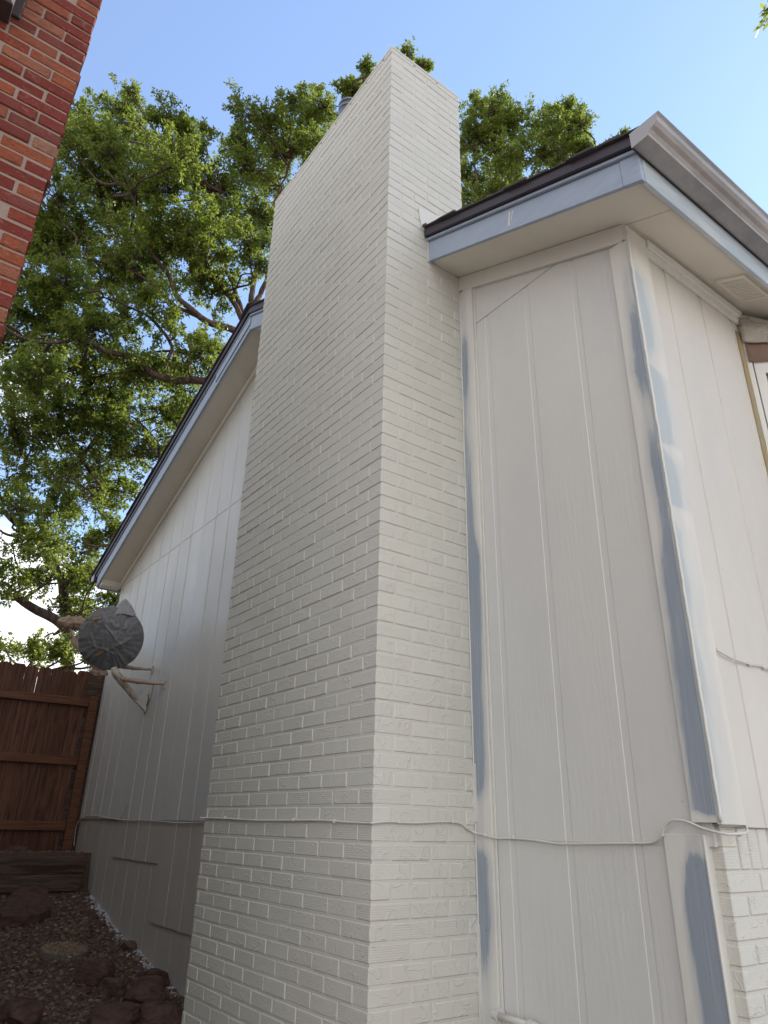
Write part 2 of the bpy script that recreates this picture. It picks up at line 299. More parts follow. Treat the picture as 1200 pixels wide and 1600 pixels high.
def add_sheet(bm, fn, nu, nv, smooth=True):
    g = [[bm.verts.new(Vector(fn(i/nu, j/nv))) for j in range(nv+1)] for i in range(nu+1)]
    for i in range(nu):
        for j in range(nv):
            f = bm.faces.new((g[i][j], g[i+1][j], g[i+1][j+1], g[i][j+1])); f.smooth = smooth
    return g
def bevel(bm, w, seg=1):
    bmesh.ops.bevel(bm, geom=bm.edges[:]+bm.verts[:], offset=w, segments=seg, affect='EDGES', profile=0.6)
def thing(name, label, cat, loc, group=None):
    o = bpy.data.objects.new(name, None); COL.objects.link(o); o.location = loc; o['label'] = label; o['category'] = cat
    o.empty_display_size = 0.2
    if group: o['group'] = group
    return o
def root_loc(p):
    v = Vector((0, 0, 0))
    while p is not None: v += Vector(p.location); p = p.parent
    return v
def obj(name, bm, m, parent=None, **props):
    me = bpy.data.meshes.new(name)
    if isinstance(bm, bmesh.types.BMesh):
        bmesh.ops.recalc_face_normals(bm, faces=bm.faces) if not props.pop('keep', False) else None
        bm.to_mesh(me); bm.free()
    else:
        me.from_pydata(*bm); props.pop('keep', None)
    me.materials.append(m if not isinstance(m, str) else MT[m])
    o = bpy.data.objects.new(name, me); COL.objects.link(o)
    if parent is not None: o.parent = parent; o.location = -root_loc(parent)
    for k, v in props.items(): o[k] = v
    return o
def tag(o, label, cat, group=None, kind=None):
    o['label'] = label; o['category'] = cat
    if group: o['group'] = group
    if kind: o['kind'] = kind
    return o
def B(): return bmesh.new()

# ------------------------------------------------------------------ ground
def gz(x):
    return float(np.interp(x, [-60, -5.74, -5.66, -5.4, -4.96, -4.4, -3.8, -3.3, -3, -2, -1, 0, 60], [-.30, -.30, -.62, -.68, -.75, -.88, -.965, -1.035, -1.07, -1.25, -1.4, -1.48, -1.5]))
def ground_h(x, y):
    z = gz(x)
    if -8 < x < 1 and -2 < y < 1 and not -5.80 < x < -5.60:
        z += 0.03*noise.noise(Vector((x*2.2, y*2.2, 0)))+0.012*noise.noise(Vector((x*9, y*9, 3)))
        z -= 0.02
    return z
xs = sorted(set([-250, -120, -60, -30, -18, -12, -9, -7.5]+[round(-6.9+i*0.04, 3) for i in range(0, 160)]+[-0.5, -5.74, -5.66, 0, 0.6, 1.2, 2, 3, 5, 8, 14, 30, 60, 120, 250]))
ys = sorted(set([-250, -120, -60, -30, -15, -8, -5, -3, -2.2]+[round(-1.9+i*0.05, 3) for i in range(0, 54)]+[1.2, 2, 4, 8, 15, 30, 60, 120, 250]))
V = [(x, y, ground_h(x, y)) for x in xs for y in ys]; ny = len(ys)
F = [(i*ny+j, (i+1)*ny+j, (i+1)*ny+j+1, i*ny+j+1) for i in range(len(xs)-1) for j in range(ny-1)]
o = obj('ground', (V, [], F), 'soil'); o['kind'] = 'structure'
for p in o.data.polygons: p.use_smooth = True
b = B(); add_box(b, 3.3, 9.5, -14, 14, -1.56, -1.47); o = obj('bounce_slab', b, 'bounce'); o['kind'] = 'structure'  # unseen pale slab, added to bounce sunlight onto the front walls
b = B(); add_box(b, 9.5, 18, -60, 60, -1.56, -1.485); o = obj('road', b, 'bounce'); o['kind'] = 'structure'

# ------------------------------------------------------------------ the painted house
W = 0.57                                     # y of the gable wall face
XL, XR = -6.37, 1.13                         # its ends
YB = 6.6                                     # back of the house
def rz(x):                                   # underside line of the rake fascia
    return 3.099-0.437*x if x > -2.6 else 4.235+0.39*(x+2.6)
H = thing('painted_house', 'cream painted gabled house with a tall brick chimney, seen from its side yard', 'house', (-2.6, 3.5, -1.5))
# wall core (set behind the siding)
b = B(); prism_xz(b, [(XL+0.01, -1.7), (XR-0.02, -1.7), (XR-0.02, rz(XR)-0.02), (-2.6, 4.2), (XL+0.01, rz(XL)-0.02)], W+0.022, YB)
obj('wall', b, 'siding', H)
def siding_panel(bm, x0, x1, zb, zt, grooves, y=W, gw=0.03, gd=0.006, th=0.018):
    """sheet with vertical channels; zt may be a number or a function of x"""
    top = zt if callable(zt) else (lambda x: zt)
    bot = zb if callable(zb) else (lambda x: zb)
    pr = [(x0, y)]
    for gx in grooves:
        if gx-gw/2 <= x0+0.004 or gx+gw/2 >= x1-0.004: continue
        pr += [(gx-gw/2, y), (gx-gw/2+0.003, y+gd), (gx+gw/2-0.006, y+gd), (gx+gw/2, y)]
    if not isinstance(zt, (int, float)) and x0 < -2.6 < x1: pr.append((-2.6, y)); pr.sort()
    pr.append((x1, y))
    for (xa, ya), (xb, yb) in zip(pr, pr[1:]):
        q = [bm.verts.new((xa, ya, bot(xa))), bm.verts.new((xb, yb, bot(xb))), bm.verts.new((xb, yb, top(xb))), bm.verts.new((xa, ya, top(xa)))]
        bm.faces.new(q)
        r = [bm.verts.new((xa, ya, bot(xa))), bm.verts.new((xb, yb, bot(xb))), bm.verts.new((xb, y+th, bot(xb))), bm.verts.new((xa, y+th, bot(xa)))]
        bm.faces.new(r)
    for xe in (x0, x1):
        bm.faces.new([bm.verts.new(p) for p in ((xe, y, bot(xe)), (xe, y+th, bot(xe)), (xe, y+th, top(xe)), (xe, y, top(xe)))])
SEAM = 2.69; BUTT = 0.015
gl = [-5.02+0.305*k for k in range(-4, 12)]
gb = [0.205, 0.505, 0.81]
# left of the chimney
b = B(); siding_panel(b, XL, -1.60, SEAM+0.006, lambda x: max(rz(x)+0.01, SEAM+0.008), gl, gw=0.024, gd=0.004); obj('siding_sheet', b, 'siding', H)
for xa, xb in ((XL, -5.02), (-5.02, -3.80), (-3.80, -1.60)):
    b = B(); siding_panel(b, xa+0.0015, xb-0.0015, BUTT, SEAM, gl+[xb-0.012], y=W-0.001, gw=0.024, gd=0.005); obj('siding_sheet', b, 'siding', H)
b = B(); siding_panel(b, XL, -1.60, -1.6, BUTT+0.01, [x+0.15 for x in gl], y=W+0.012, gw=0.012, gd=0.002, th=0.01); obj('base_sheet', b, 'base', H)
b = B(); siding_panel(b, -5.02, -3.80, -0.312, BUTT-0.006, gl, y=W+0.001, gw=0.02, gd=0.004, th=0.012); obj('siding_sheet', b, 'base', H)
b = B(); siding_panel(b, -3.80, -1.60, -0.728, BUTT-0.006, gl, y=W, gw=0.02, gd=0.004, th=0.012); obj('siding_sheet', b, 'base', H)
# between chimney and front corner
b = B(); siding_panel(b, 0.0, 1.10, SEAM+0.004, lambda x: rz(x)+0.01, [], gw=0.034); obj('siding_sheet', b, 'siding', H)
b = B(); siding_panel(b, 0.0, 1.10, -0.036, SEAM, gb, gw=0.038, gd=0.0024); obj('siding_sheet', b, 'siding', H)
b = B(); siding_panel(b, 0.0, 1.02, -1.6, -0.034, gb, y=W+0.002, gw=0.038, gd=0.0024); obj('siding_sheet', b, 'siding', H)
# front wall (faces +x): build along y then turn
def front_panel(bm, y0, y1, zb, zt, grooves, x=XR, gw=0.034, gd=0.005, th=0.02):
    pr = [(y0, x)]
    for g_ in grooves:
        if g_-gw/2 > y0+0.004 and g_+gw/2 < y1-0.004: pr += [(g_-gw/2, x), (g_-gw/2+0.003, x-gd), (g_+gw/2-0.003, x-gd), (g_+gw/2, x)]
    pr.append((y1, x))
    for (ya, xa), (yb, xb) in zip(pr, pr[1:]):
        bm.faces.new([bm.verts.new(p) for p in ((xa, ya, zb), (xb, yb, zb), (xb, yb, zt), (xa, ya, zt))])
        bm.faces.new([bm.verts.new(p) for p in ((xa, ya, zb), (x-th, ya, zb), (x-th, yb, zb), (xb, yb, zb))])
b = B(); front_panel(b, 0.56, 1.53, 0.025, rz(XR)+0.02, [0.845, 1.15, 1.455]); obj('front_siding', b, 'siding_c', H)
b = B(); front_panel(b, 2.95, YB, 0.025, rz(XR)+0.02, [3.1+0.305*k for k in range(11)]); obj('front_siding', b, 'siding_c', H)
# small dark split beside the corner trim
b = B(); add_tube(b, [(XR+0.001, 0.711, 1.50), (XR+0.002, 0.704, 1.47), (XR+0.002, 0.700, 1.44), (XR+0.002, 0.706, 1.405), (XR+0.001, 0.716, 1.39)], 0.0016, 5, smooth_steps=3)
add_box(b, XR-0.001, XR+0.002, 0.705, 0.712, 1.49, 1.515); add_box(b, XR-0.001, XR+0.002, 0.709, 0.717, 1.375, 1.40)
obj('siding_split', b, 'dark', H)
# trims
b = B(); add_box(b, -0.003, 0.104, W-0.017, W, -1.6, rz(0.05)-0.09); bevel(b, 0.002); obj('wall_trim', b, 'trim_b', H)
b = B(); add_box(b, 0.104, 0.118, W-0.006, W, -1.6, 3.0); bevel(b, 0.002); obj('caulk_line', b, 'white', H)
b = B(); add_box(b, 1.040, 1.142, W-0.02, W, 0.035, rz(1.1)-0.095); bevel(b, 0.002); obj('corner_trim', b, 'trim_corner', H)
b = B(); add_box(b, XR, 1.146, W-0.022, 0.70, 0.03, rz(1.15)-0.004); bevel(b, 0.002); obj('corner_trim', b, 'trim_front', H)
# ragged caulk bead down the corner
b = B(); pts = []
for i in range(110):
    z = 0.04+i*(rz(1.15)-0.06)/110; pts.append((1.145+0.003*noise.noise(Vector((0, 0, z*5))), W-0.021+0.003*noise.noise(Vector((3, 0, z*7))), z))
add_tube(b, pts, 0.0055, 6); 
for v in b.verts: v.co += Vector((noise.noise(v.co*60), noise.noise(v.co*60+Vector((5, 0, 0))), 0))*0.003
obj('caulk_line', b, 'white', H)
b = B(); add_box(b, 0.925, 1.07, W-0.016, W+0.02, -1.6, -0.0); bevel(b, 0.002); obj('corner_trim', b, 'trim_low', H)
b = B(); add_box(b, 1.068, 1.078, W-0.020, W+0.04, -1.6, 0.0); bevel(b, 0.003); obj('caulk_line', b, 'white', H)
# frieze boards under the soffit
def frieze(x0, x1, h, y0, y1, dz=-0.012):
    b = B(); prism_xz(b, [(x0, rz(x0)-h+dz), (x1, rz(x1)-h+dz), (x1, rz(x1)+0.01), (x0, rz(x0)+0.01)], y0, y1); bevel(b, 0.002); return b
obj('frieze_board', frieze(0.0, 1.13, 0.085, W-0.020, W), 'white', H)
obj('frieze_board', frieze(-2.6, -1.6, 0.05, W-0.02, W), 'soffit', H)
obj('frieze_board', frieze(XL, -2.6, 0.05, W-0.02, W), 'soffit', H)
b = B(); zc = rz(1.17); add_box(b, XR, 1.156, 0.700, 1.55, zc-0.045, zc+0.004); add_box(b, XR, 1.147, 0.700, 1.55, zc-0.085, zc-0.045); bevel(b, 0.002); obj('frieze_board', b, 'white', H)

# soffits (follow the roof pitch)
SU = 0.014
def slope_strip(x0, x1, y0, y1, dz0, dz1):
    b = B(); prism_xz(b, [(x0, rz(x0)+dz0), (x1, rz(x1)+dz0), (x1, rz(x1)+dz1), (x0, rz(x0)+dz1)], y0, y1); return b
obj('soffit', slope_strip(-2.6, 1.378, 0.322, 0.568, SU, SU+0.012), 'soffit', H)
b = slope_strip(1.125, 1.378, 0.571, YB, SU, SU+0.012); obj('soffit', b, 'soffit', H)
obj('soffit', slope_strip(-6.53, -2.601, 0.322, W+0.03, SU, SU+0.012), 'soffit', H)
b = B(); add_tube(b, [(0.004, 0.327, rz(0)+0.012), (0.004, W-0.01, rz(0)+0.010)], 0.005, 6); obj('caulk_line', b, 'white', H)
# louvred soffit vent
vt = B(); y0, y1, x0, x1 = 1.20, 1.46, 1.205, 1.345
def vz(x): return rz(x)+SU
for k in range(12):
    yy = y0+0.016+k*(y1-y0-0.044)/11
    prism_xz(vt, [(x0+0.015, vz(x0+0.015)-0.012), (x1-0.015, vz(x1-0.015)-0.012), (x1-0.015, vz(x1-0.015)-0.009), (x0+0.015, vz(x0+0.015)-0.009)], yy, yy+0.014)
for a, c_, d, e in ((x0, x1, y0, y0+0.015), (x0, x1, y1-0.015, y1), (x0, x0+0.015, y0+0.015, y1-0.015), (x1-0.015, x1, y0+0.015, y1-0.015)):
    prism_xz(vt, [(a, vz(a)-0.014), (c_, vz(c_)-0.014), (c_, vz(c_)), (a, vz(a))], d, e)
obj('soffit_vent', vt, MT['soffit'], H)
# fascias
def rake(x0, x1, dz0, dz1, y0, y1, m, name, bev=0.002):
    b = slope_strip(x0, x1, y0, y1, dz0, dz1); bevel(b, bev); return obj(name, b, m, H)
rake(0.008, 1.30, 0.0, 0.150, 0.307, 0.327, 'fascia', 'rake_fascia')
rake(1.302, 1.392, -0.002, 0.152, 0.304, 0.327, 'fascia', 'rake_fascia')
rake(-2.6, 0.0, 0.0, 0.150, 0.307, 0.327, 'fascia', 'rake_fascia') if False else None
b = slope_strip(-2.6, -1.645, 0.307, 0.327, 0, 0.15); bevel(b, 0.002); obj('rake_fascia', b, 'fascia', H)
b = slope_strip(-6.56, -3.0, 0.307, 0.327, 0, 0.15); bevel(b, 0.002); obj('rake_fascia', b, 'fascia', H)
b = slope_strip(-3.3, -2.6, 0.298, 0.306, 0.055, 0.152); bevel(b, 0.002); obj('rake_fascia', b, 'fascia', H)
b = slope_strip(-3.0, -2.6, 0.308, 0.327, 0.0, 0.15); bevel(b, 0.002); obj('rake_fascia', b, 'fascia', H)
for x0, x1 in ((0.002, 1.40), (-2.6, -1.645), (-6.60, -2.601)):
    rake(x0, x1, 0.153, 0.172, 0.290, 0.330, 'fascia', 'rake_moulding')
    rake(x0 if x0 > -6 else -6.75, x1, 0.175, 0.238, 0.272, 0.33, 'drip', 'drip_edge', 0.004)
# bare wood end of the fascia against the chimney
b = slope_strip(-0.001, 0.007, 0.300, 0.327, -0.006, 0.156); obj('fascia_end', b, 'white', H)
# scraped spot on the rake fascia
b = B(); prism_xz(b, [(0.640, rz(0.64)+0.035), (0.652, rz(0.652)+0.03), (0.664, rz(0.664)+0.12), (0.655, rz(0.655)+0.13)], 0.3058, 0.307)
prism_xz(b, [(0.662, rz(0.662)+0.06), (0.667, rz(0.667)+0.06), (0.684, rz(0.684)+0.128), (0.678, rz(0.678)+0.13)], 0.3058, 0.307); obj('paint_scrape', b, 'white', H)
b = B(); zb = 2.494; add_box(b, 1.372, 1.394, 0.329, YB, zb, zb+0.150); bevel(b, 0.002); obj('eave_fascia', b, 'eave', H)
b = B(); add_box(b, -6.575, -6.555, 0.329, YB, rz(-6.56)-0.01, rz(-6.56)+0.17); bevel(b, 0.002); obj('eave_fascia', b, 'fascia', H)
b = B(); add_box(b, -6.545, -6.30, 0.315, 0.34, rz(-6.4)-0.25, rz(-6.4)-0.235); obj('cornice_return', b, 'fascia', H)
b = B(); prism_xz(b, [(-6.55, rz(-6.55)+0.0), (-6.40, rz(-6.55)-0.0), (-6.40, rz(-6.40)+0.02), (-6.55, rz(-6.55)+0.02)], 0.335, W); obj('cornice_return', b, 'soffit', H)
# roof: stepped shingle courses over a deck
R = B(); prism_xz(R, [(-2.6, rz(-2.6)+0.20), (1.40, rz(1.40)+0.20), (1.40, rz(1.4)+0.24), (-2.6, rz(-2.6)+0.24)], 0.335, YB+0.3)
prism_xz(R, [(-2.6, rz(-2.6)+0.20), (-6.72, rz(-6.72)+0.20), (-6.72, rz(-6.72)+0.24), (-2.6, rz(-2.6)+0.24)], 0.335, YB+0.3)
roof = obj('roof', R, 'drip', H)
S_ = B()
def courses(xa, xb, sgn):
    n = int(abs(xb-xa)/0.127)
    for k in range(n+1):
        x0 = xa+(xb-xa)*k/n; x1 = x0+sgn*0.15
        if abs(x1-xa) > abs(xb-xa): x1 = xb
        if abs(x1-x0) < 0.02: continue
        y0 = 0.256+random.uniform(-0.006, 0.006); t = 0.007+random.uniform(0, 0.005)
        y = y0
        while y < YB+0.25:
            L = (random.uniform(0.18, 0.34) if y < 4 else 3.0)
            zz0, zz1 = rz(x0)+0.240, rz(x1)+0.240+0.006
            j = random.uniform(-0.002, 0.004)
            prism_xz(S_, [(x0, zz0), (x1, zz1-0.004), (x1, zz1+t+j), (x0, zz0+0.004+j)], y, min(y+L-0.004, YB+0.3)); y += L
            if y0 > 9: break
courses(-2.6, 1.46, 1); courses(-2.6, -6.80, -1)
prism_xz(S_, [(-2.74, rz(-2.74)+0.262), (-2.6, rz(-2.6)+0.27), (-2.46, rz(-2.46)+0.262), (-2.46, rz(-2.46)+0.274), (-2.6, rz(-2.6)+0.285), (-2.74, rz(-2.74)+0.274)], 0.25, YB+0.3)
obj('shingles', S_, 'shingle', roof)
# gutter: open trough with curved front and end cap
def gutter(xw, sg, zb, y0, y1, m):
    prof = [(0.0, 0.085), (0.0, 0.0), (0.080, 0.0), (0.083, 0.012), (0.095, 0.024), (0.112, 0.030), (0.126, 0.042), (0.131, 0.060), (0.131, 0.074), (0.140, 0.078), (0.140, 0.084), (0.128, 0.084)]
    b = B(); P = [(xw+sg*a, zb+c) for a, c in prof]; th = 0.0022
    for i in range(len(P)-1):
        (xa, za), (xb, zb2) = P[i], P[i+1]
        d = Vector((xb-xa, zb2-za)); d.normalize(); nrm = Vector((-d.y, d.x))*th*sg
        q = [(xa, y0, za), (xb, y0, zb2), (xb+nrm.x, y0, zb2+nrm.y), (xa+nrm.x, y0, za+nrm.y)]
        add_prism(b, q, None, (0, y1-y0, 0))
    g_ = obj('gutter', b, m, H)
    e = B(); add_prism(e, [(x, y0-0.002, z) for x, z in P[:-1]], None, (0, 0.003, 0)); obj('end_cap', e, 'cap', g_)
    e = B(); add_tube(e, [(xw+sg*0.004, y0, zb-0.004), (xw+sg*0.004, y1, zb-0.004)], 0.004, 5); obj('gutter_joint', e, 'dark', g_)
    return g_
MT['cap'] = mat('end_cap_metal', (0.36, 0.35, 0.36), 0.5, 0.2)
gutter(1.396, 1, 2.630, 0.255, YB+0.2, 'gutter')
gutter(-6.58, -1, rz(-6.58)+0.09, 0.27, YB+0.2, 'drip')

# ---- chimney: every brick is a block, set on a mortar core
def brick_faces(bm, x0, x1, y0, y1, zlist, pitch, joint, layout, jit=0.0014, cut=None):
    pass
PITCH = 0.0687; ZREF = 0.630
CW, CD, CT = 1.64, 0.60, 4.80                      # width, depth, top
ch = B(); JT = 0.011
k0 = int(math.floor((-1.75-ZREF)/PITCH)); k1 = int(math.floor((CT-ZREF)/PITCH))
def blk(bm, x0, x1, y0, y1, z0, z1, j=0.0016):
    e = [random.uniform(-j, j) for _ in range(6)]
    rot = Matrix.Rotation(random.uniform(-0.0045, 0.0045), 3, 'X') @ Matrix.Rotation(random.uniform(-0.004, 0.004), 3, 'Y') @ Matrix.Rotation(random.uniform(-0.003, 0.003), 3, 'Z')
    add_box(bm, x0+e[0]*0.5, x1+e[1], y0+e[2], y1, z0+e[4]*0.6, z1+e[5]*0.6, rot)
for k in range(k0, k1+1):
    z0 = ZREF+k*PITCH+JT*0.5; z1 = z0+PITCH-JT
    if z1 > CT+0.02: break
    A = (k % 2 == 0)
    # corner brick: A = stretcher along the narrow side, header on the wide side
    ln_, lw = (0.190, 0.092) if A else (0.092, 0.190)
    blk(ch, -lw, 0, 0, ln_, z0, z1)
    u = lw+JT
    while u < CW-0.03:
        L = min(0.190, CW-u)
        last = u+L+JT+0.03 >= CW
        if last: L = CW-u
        blk(ch, -u-L, -u, 0, (0.092 if not last else 0.10), z0, z1); u += L+JT
    # left end returns
    v = 0.10+JT
    while v < CD-0.02:
        L = min(0.19, CD-v); blk(ch, -CW, -CW+0.09, v, v+L, z0, z1); v += L+JT
    v = ln_+JT
    while v < CD-0.03:
        L = min(0.190, CD-v)
        if v+L+JT+0.02 >= CD: L = CD-v
        blk(ch, -0.092, 0, v, v+L, z0, z1); v += L+JT
    # back face above the roof
    if z0 > 3.2:
        u = 0.10+JT
        while u < CW-0.12:
            L = min(0.19, CW-0.10-u); blk(ch, -u-L, -u, CD-0.09, CD, z0, z1); u += L+JT
bevel(ch, 0.0032, 1)
CH = obj('brick_chimney', ch, 'pbrick', H)
b = B(); add_box(b, -CW+0.0032, -0.0032, 0.0032, CD-0.004, -1.75, CT-0.02)
obj('mortar', b, 'pmortar', CH)
b = B(); add_box(b, -CW-0.004, 0.004, -0.004, CD+0.004, CT-0.008, CT+0.020); bevel(b, 0.006); obj('chimney_cap', b, 'pmortar', CH)
# flashing plate
b = B(); add_prism(b, [(0.002, 0.227, 3.479), (0.002, 0.236, 3.40), (0.002, 0.250, 3.345), (0.002, 0.285, 3.310), (0.002, 0.60, 3.30), (0.002, 0.60, 3.62), (0.002, 0.47, 3.525)], None, (0.006, 0, 0)); bevel(b, 0.0015); obj('flashing', b, 'white', CH)
# caulk joint between chimney and trim, with ragged lower pieces
b = B(); pts = [(0.004+0.002*noise.noise(Vector((0, 0, z*6))), W-0.018, z) for z in np.arange(-1.55, 3.0, 0.04)]; add_tube(b, pts, 0.004, 5)
add_box(b, 0.0, 0.017, W-0.024, W-0.012, 0.03, 0.27); add_box(b, 0.0, 0.012, W-0.026, W-0.012, -1.5, -0.36)
obj('caulk_line', b, 'white', H)
# metal flue
F_ = thing('flue_pipe', 'galvanised metal flue pipe sticking up behind the chimney top', 'flue pipe', (-0.80, 0.17, CT)) if False else None
b = B(); add_tube(b, [(-0.83, 0.19, CT), (-0.83, 0.19, 5.27)], 0.085, 24); fl = obj('flue_pipe', b, 'galv', CH)
b = B(); add_tube(b, [(-0.83, 0.19, 5.20), (-0.83, 0.19, 5.22)], 0.088, 24); add_tube(b, [(-0.83, 0.19, 5.255), (-0.83, 0.19, 5.275)], 0.089, 24); obj('flue_band', b, 'galv', fl)

# ---- brick veneer below the front siding
vb = B(); VX, VY = 1.118, 0.585
z = -0.113
for k in range(0, 23):
    zt_ = -0.113-k*0.0653; zb_ = zt_-0.0653+JT
    if k % 2 == 0: L0 = 0.19
    else: L0 = 0.092
    blk(vb, VX-0.09, VX, VY, VY+L0, zb_, zt_, 0.001); v = VY+L0+JT
    while v < YB-0.2: blk(vb, VX-0.09, VX, v, v+0.19, zb_, zt_, 0.001); v += 0.201
for a in (0, 1):                                   # two stretchers then a soldier course
    blk(vb, VX-0.09, VX, VY, VY+0.085, -0.102+a*0.066, -0.102+a*0.066+0.054, 0.001)
v = VY+0.096
while v < YB-0.1: blk(vb, VX-0.09, VX, v, v+0.055, -0.102, 0.022, 0.001); v += 0.066
bevel(vb, 0.0032); ve = obj('brick_veneer', vb, 'pbrick', H)
b = B(); add_box(b, 1.02, VX-0.005, VY+0.004, YB, -1.65, 0.022); obj('mortar', b, 'pmortar', ve)

# ---- bay window on the front
s2 = math.sqrt(0.5)
A0 = Vector((XR, 1.53, 0)); A1 = A0+Vector((s2, s2, 0))*0.62; A2 = A1+Vector((0, 0.55, 0)); A3 = Vector((XR, A2.y+0.62*s2, 0))
bay = B()
def wallseg(bm, p, q, z0, z1, th=0.03, inset=0.0, u0=0.0, u1=1.0):
    d = (q-p); L = d.length; d.normalize(); n_ = Vector((d.y, -d.x, 0))
    a = p+d*(L*u0)-n_*inset; c_ = p+d*(L*u1)-n_*inset
    add_prism(bm, [(a.x, a.y, z0), (c_.x, c_.y, z0), (c_.x, c_.y, z1), (a.x, a.y, z1)], None, -n_*th)
for p, q in ((A0, A1), (A1, A2), (A2, A3)):
    wallseg(bay, p, q, -1.5, 0.55); wallseg(bay, p, q, 2.30, 2.50); wallseg(bay, p, q, 0.55, 2.30, u1=0.045); wallseg(bay, p, q, 0.55, 2.30, u0=0.955)
bw = obj('bay_window', bay, 'white', H)
fr = B(); gl_ = B(); gp = B()
for p, q in ((A0, A1), (A1, A2), (A2, A3)):
    for u0, u1 in ((0.06, 0.135), (0.865, 0.94)): wallseg(fr, p, q, 0.58, 2.29, 0.03, 0.006, u0, u1)
    wallseg(fr, p, q, 0.56, 0.62, 0.03, 0.006, 0.135, 0.865); wallseg(fr, p, q, 2.20, 2.29, 0.03, 0.006, 0.135, 0.865)
    wallseg(gl_, p, q, 0.62, 2.20, 0.004, 0.02, 0.135, 0.865); wallseg(gp, p, q, 0.55, 2.30, 0.004, 0.03, 0.045, 0.955)
obj('window_frame', fr, MT['white'], bw); M = mat('window_glass', (0.01, 0.012, 0.02), 0.05, 0, 0.9); obj('pane', gl_, M, bw); obj('frame_gap', gp, 'dark', bw)
b = B(); bt = [A0, A1, A2, A3]
add_prism(b, [(p.x, p.y, 2.50) for p in bt]+[(XR-0.05, A3.y, 2.50), (XR-0.05, A0.y, 2.50)], None, (0, 0, 0.03)); obj('bay_top', b, 'soffit', bw)
# bay soffit dropped board
# masking paper and tape over the bay
MP = thing('masking_paper', 'brown masking paper and yellow tape wrapped over the top of the bay window', 'masking paper', tuple(A0+Vector((0.1, 0.1, 2.3))))
M = mat('kraft_paper', (0.36, 0.235, 0.18), 0.75); g = G(M); n = g.noise(g.coord(), 14, 4, 0.6, 1.0); g.bump(n, 0.8, 0.02); g.color(g.mix(n, (0.31, 0.20, 0.155), (0.41, 0.275, 0.215))); MT['paper'] = M
M = mat('painted_paper', (0.68, 0.63, 0.55), 0.6); g = G(M); n = g.noise(g.coord(), 12, 4, 0.6, 1.5); g.bump(n, 1.0, 0.03); MT['ppaper'] = M
M = mat('masking_tape', (0.56, 0.43, 0.20), 0.6); g = G(M); n = g.noise(g.coord((10, 10, 3)), 3, 4, 0.6); g.color(g.mix(g.rng(n, 0.35, 0.7), (0.60, 0.46, 0.22), (0.55, 0.50, 0.38))); MT['tape'] = M
dd = Vector((s2, s2, 0)); nn = Vector((s2, -s2, 0))
b = B()
def pf(u, v): 
    p = A0+dd*(u*0.66+0.012)+nn*(0.006+0.010*noise.noise(Vector((u*3, v*3, 1)))+0.006*math.sin(v*6)); return (p.x, p.y, 2.265+v*0.22+0.01*noise.noise(Vector((u*4, 0, 2))))
add_sheet(b, pf, 24, 12); bmesh.ops.solidify(b, geom=b.faces[:], thickness=0.0015); obj('paper_sheet', b, 'paper', MP)
b = B()
def pf2(u, v):
    p = A0+dd*(u*0.66-0.005)+nn*(0.018+0.02*(1-v)*abs(noise.noise(Vector((u*5, v*2, 4))))+0.012*math.sin(v*3.1)); return (p.x, p.y, 2.40-0.045*math.sin(u*2.6+0.3)+v*(0.185-0.30*0.66*u*s2)+0.008*noise.noise(Vector((u*6, v*3, 9))))
add_sheet(b, pf2, 30, 14); bmesh.ops.solidify(b, geom=b.faces[:], thickness=0.002); obj('paper_fold', b, 'ppaper', MP)
b = B()
def pf3(u, v):
    y = 1.478+u*0.052; return (XR+0.004+0.002*noise.noise(Vector((u*2, v*30, 0))), y+0.004*noise.noise(Vector((0, v*14, 0))), 0.55+v*1.90)
add_sheet(b, pf3, 4, 60); bmesh.ops.solidify(b, geom=b.faces[:], thickness=0.001); obj('tape_strip', b, 'tape', MP)

# ------------------------------------------------------------------ cables clipped on the house
def cable(name, label, pts, r, clips, steps=5):
    T = thing(name, label, 'cable', pts[0]); b = B(); add_tube(b, pts, r, 7, smooth_steps=steps); obj('cable', b, 'cable', T)
    for c_ in clips:
        b = B(); c_ = Vector(c_); add_box(b, c_.x-0.006, c_.x+0.006, c_.y-0.008, c_.y+0.006, c_.z-0.010, c_.z+0.006); bevel(b, 0.003); obj('clip', b, 'cable', T)
    return T
cy = W-0.012
main = [(-6.36, cy, -0.26), (-6.36, cy-0.01, -0.14), (-6.35, cy-0.01, -0.04), (-6.24, cy, 0.02), (-5.97, cy, 0.048), (-5.6, cy, 0.040), (-5.2, cy, 0.024), (-4.78, cy, 0.010), (-4.34, cy, 0.012), (-3.9, cy, 0.008), (-3.5, cy, -0.002), (-3.17, cy, 0.0), (-2.9, cy, 0.006), (-2.2, cy, 0.01), (-1.70, cy, 0.02), (-1.665, 0.3, 0.022), (-1.655, 0.0, 0.026),
        (-1.60, -0.007, 0.027), (-1.36, -0.006, 0.025), (-0.98, -0.006, 0.018), (-0.66, -0.006, 0.020), (-0.38, -0.006, 0.022), (-0.18, -0.006, 0.016), (-0.02, -0.007, 0.014), (0.007, 0.0, 0.015), (0.006, 0.08, 0.021), (0.006, 0.21, 0.019), (0.006, 0.39, 0.028), (0.007, 0.46, 0.022), (0.008, 0.50, 0.002), (0.012, 0.535, -0.012), (0.07, 0.545, -0.022), (0.125, 0.55, -0.032), (0.22, cy, -0.031), (0.34, cy, -0.035), (0.455, cy, -0.044), (0.61, cy, -0.040), (0.80, cy, -0.033), (0.87, cy, -0.030), (0.905, 0.55, -0.020), (0.93, 0.545, 0.0), (0.945, 0.545, 0.022), (0.98, 0.54, 0.042), (1.03, 0.54, 0.038), (1.085, 0.54, 0.018), (1.15, 0.545, 0.004), (1.175, 0.58, 0.004), (1.17, 0.64, 0.008), (1.15, 0.69, 0.02), (1.12, 0.72, 0.04)]
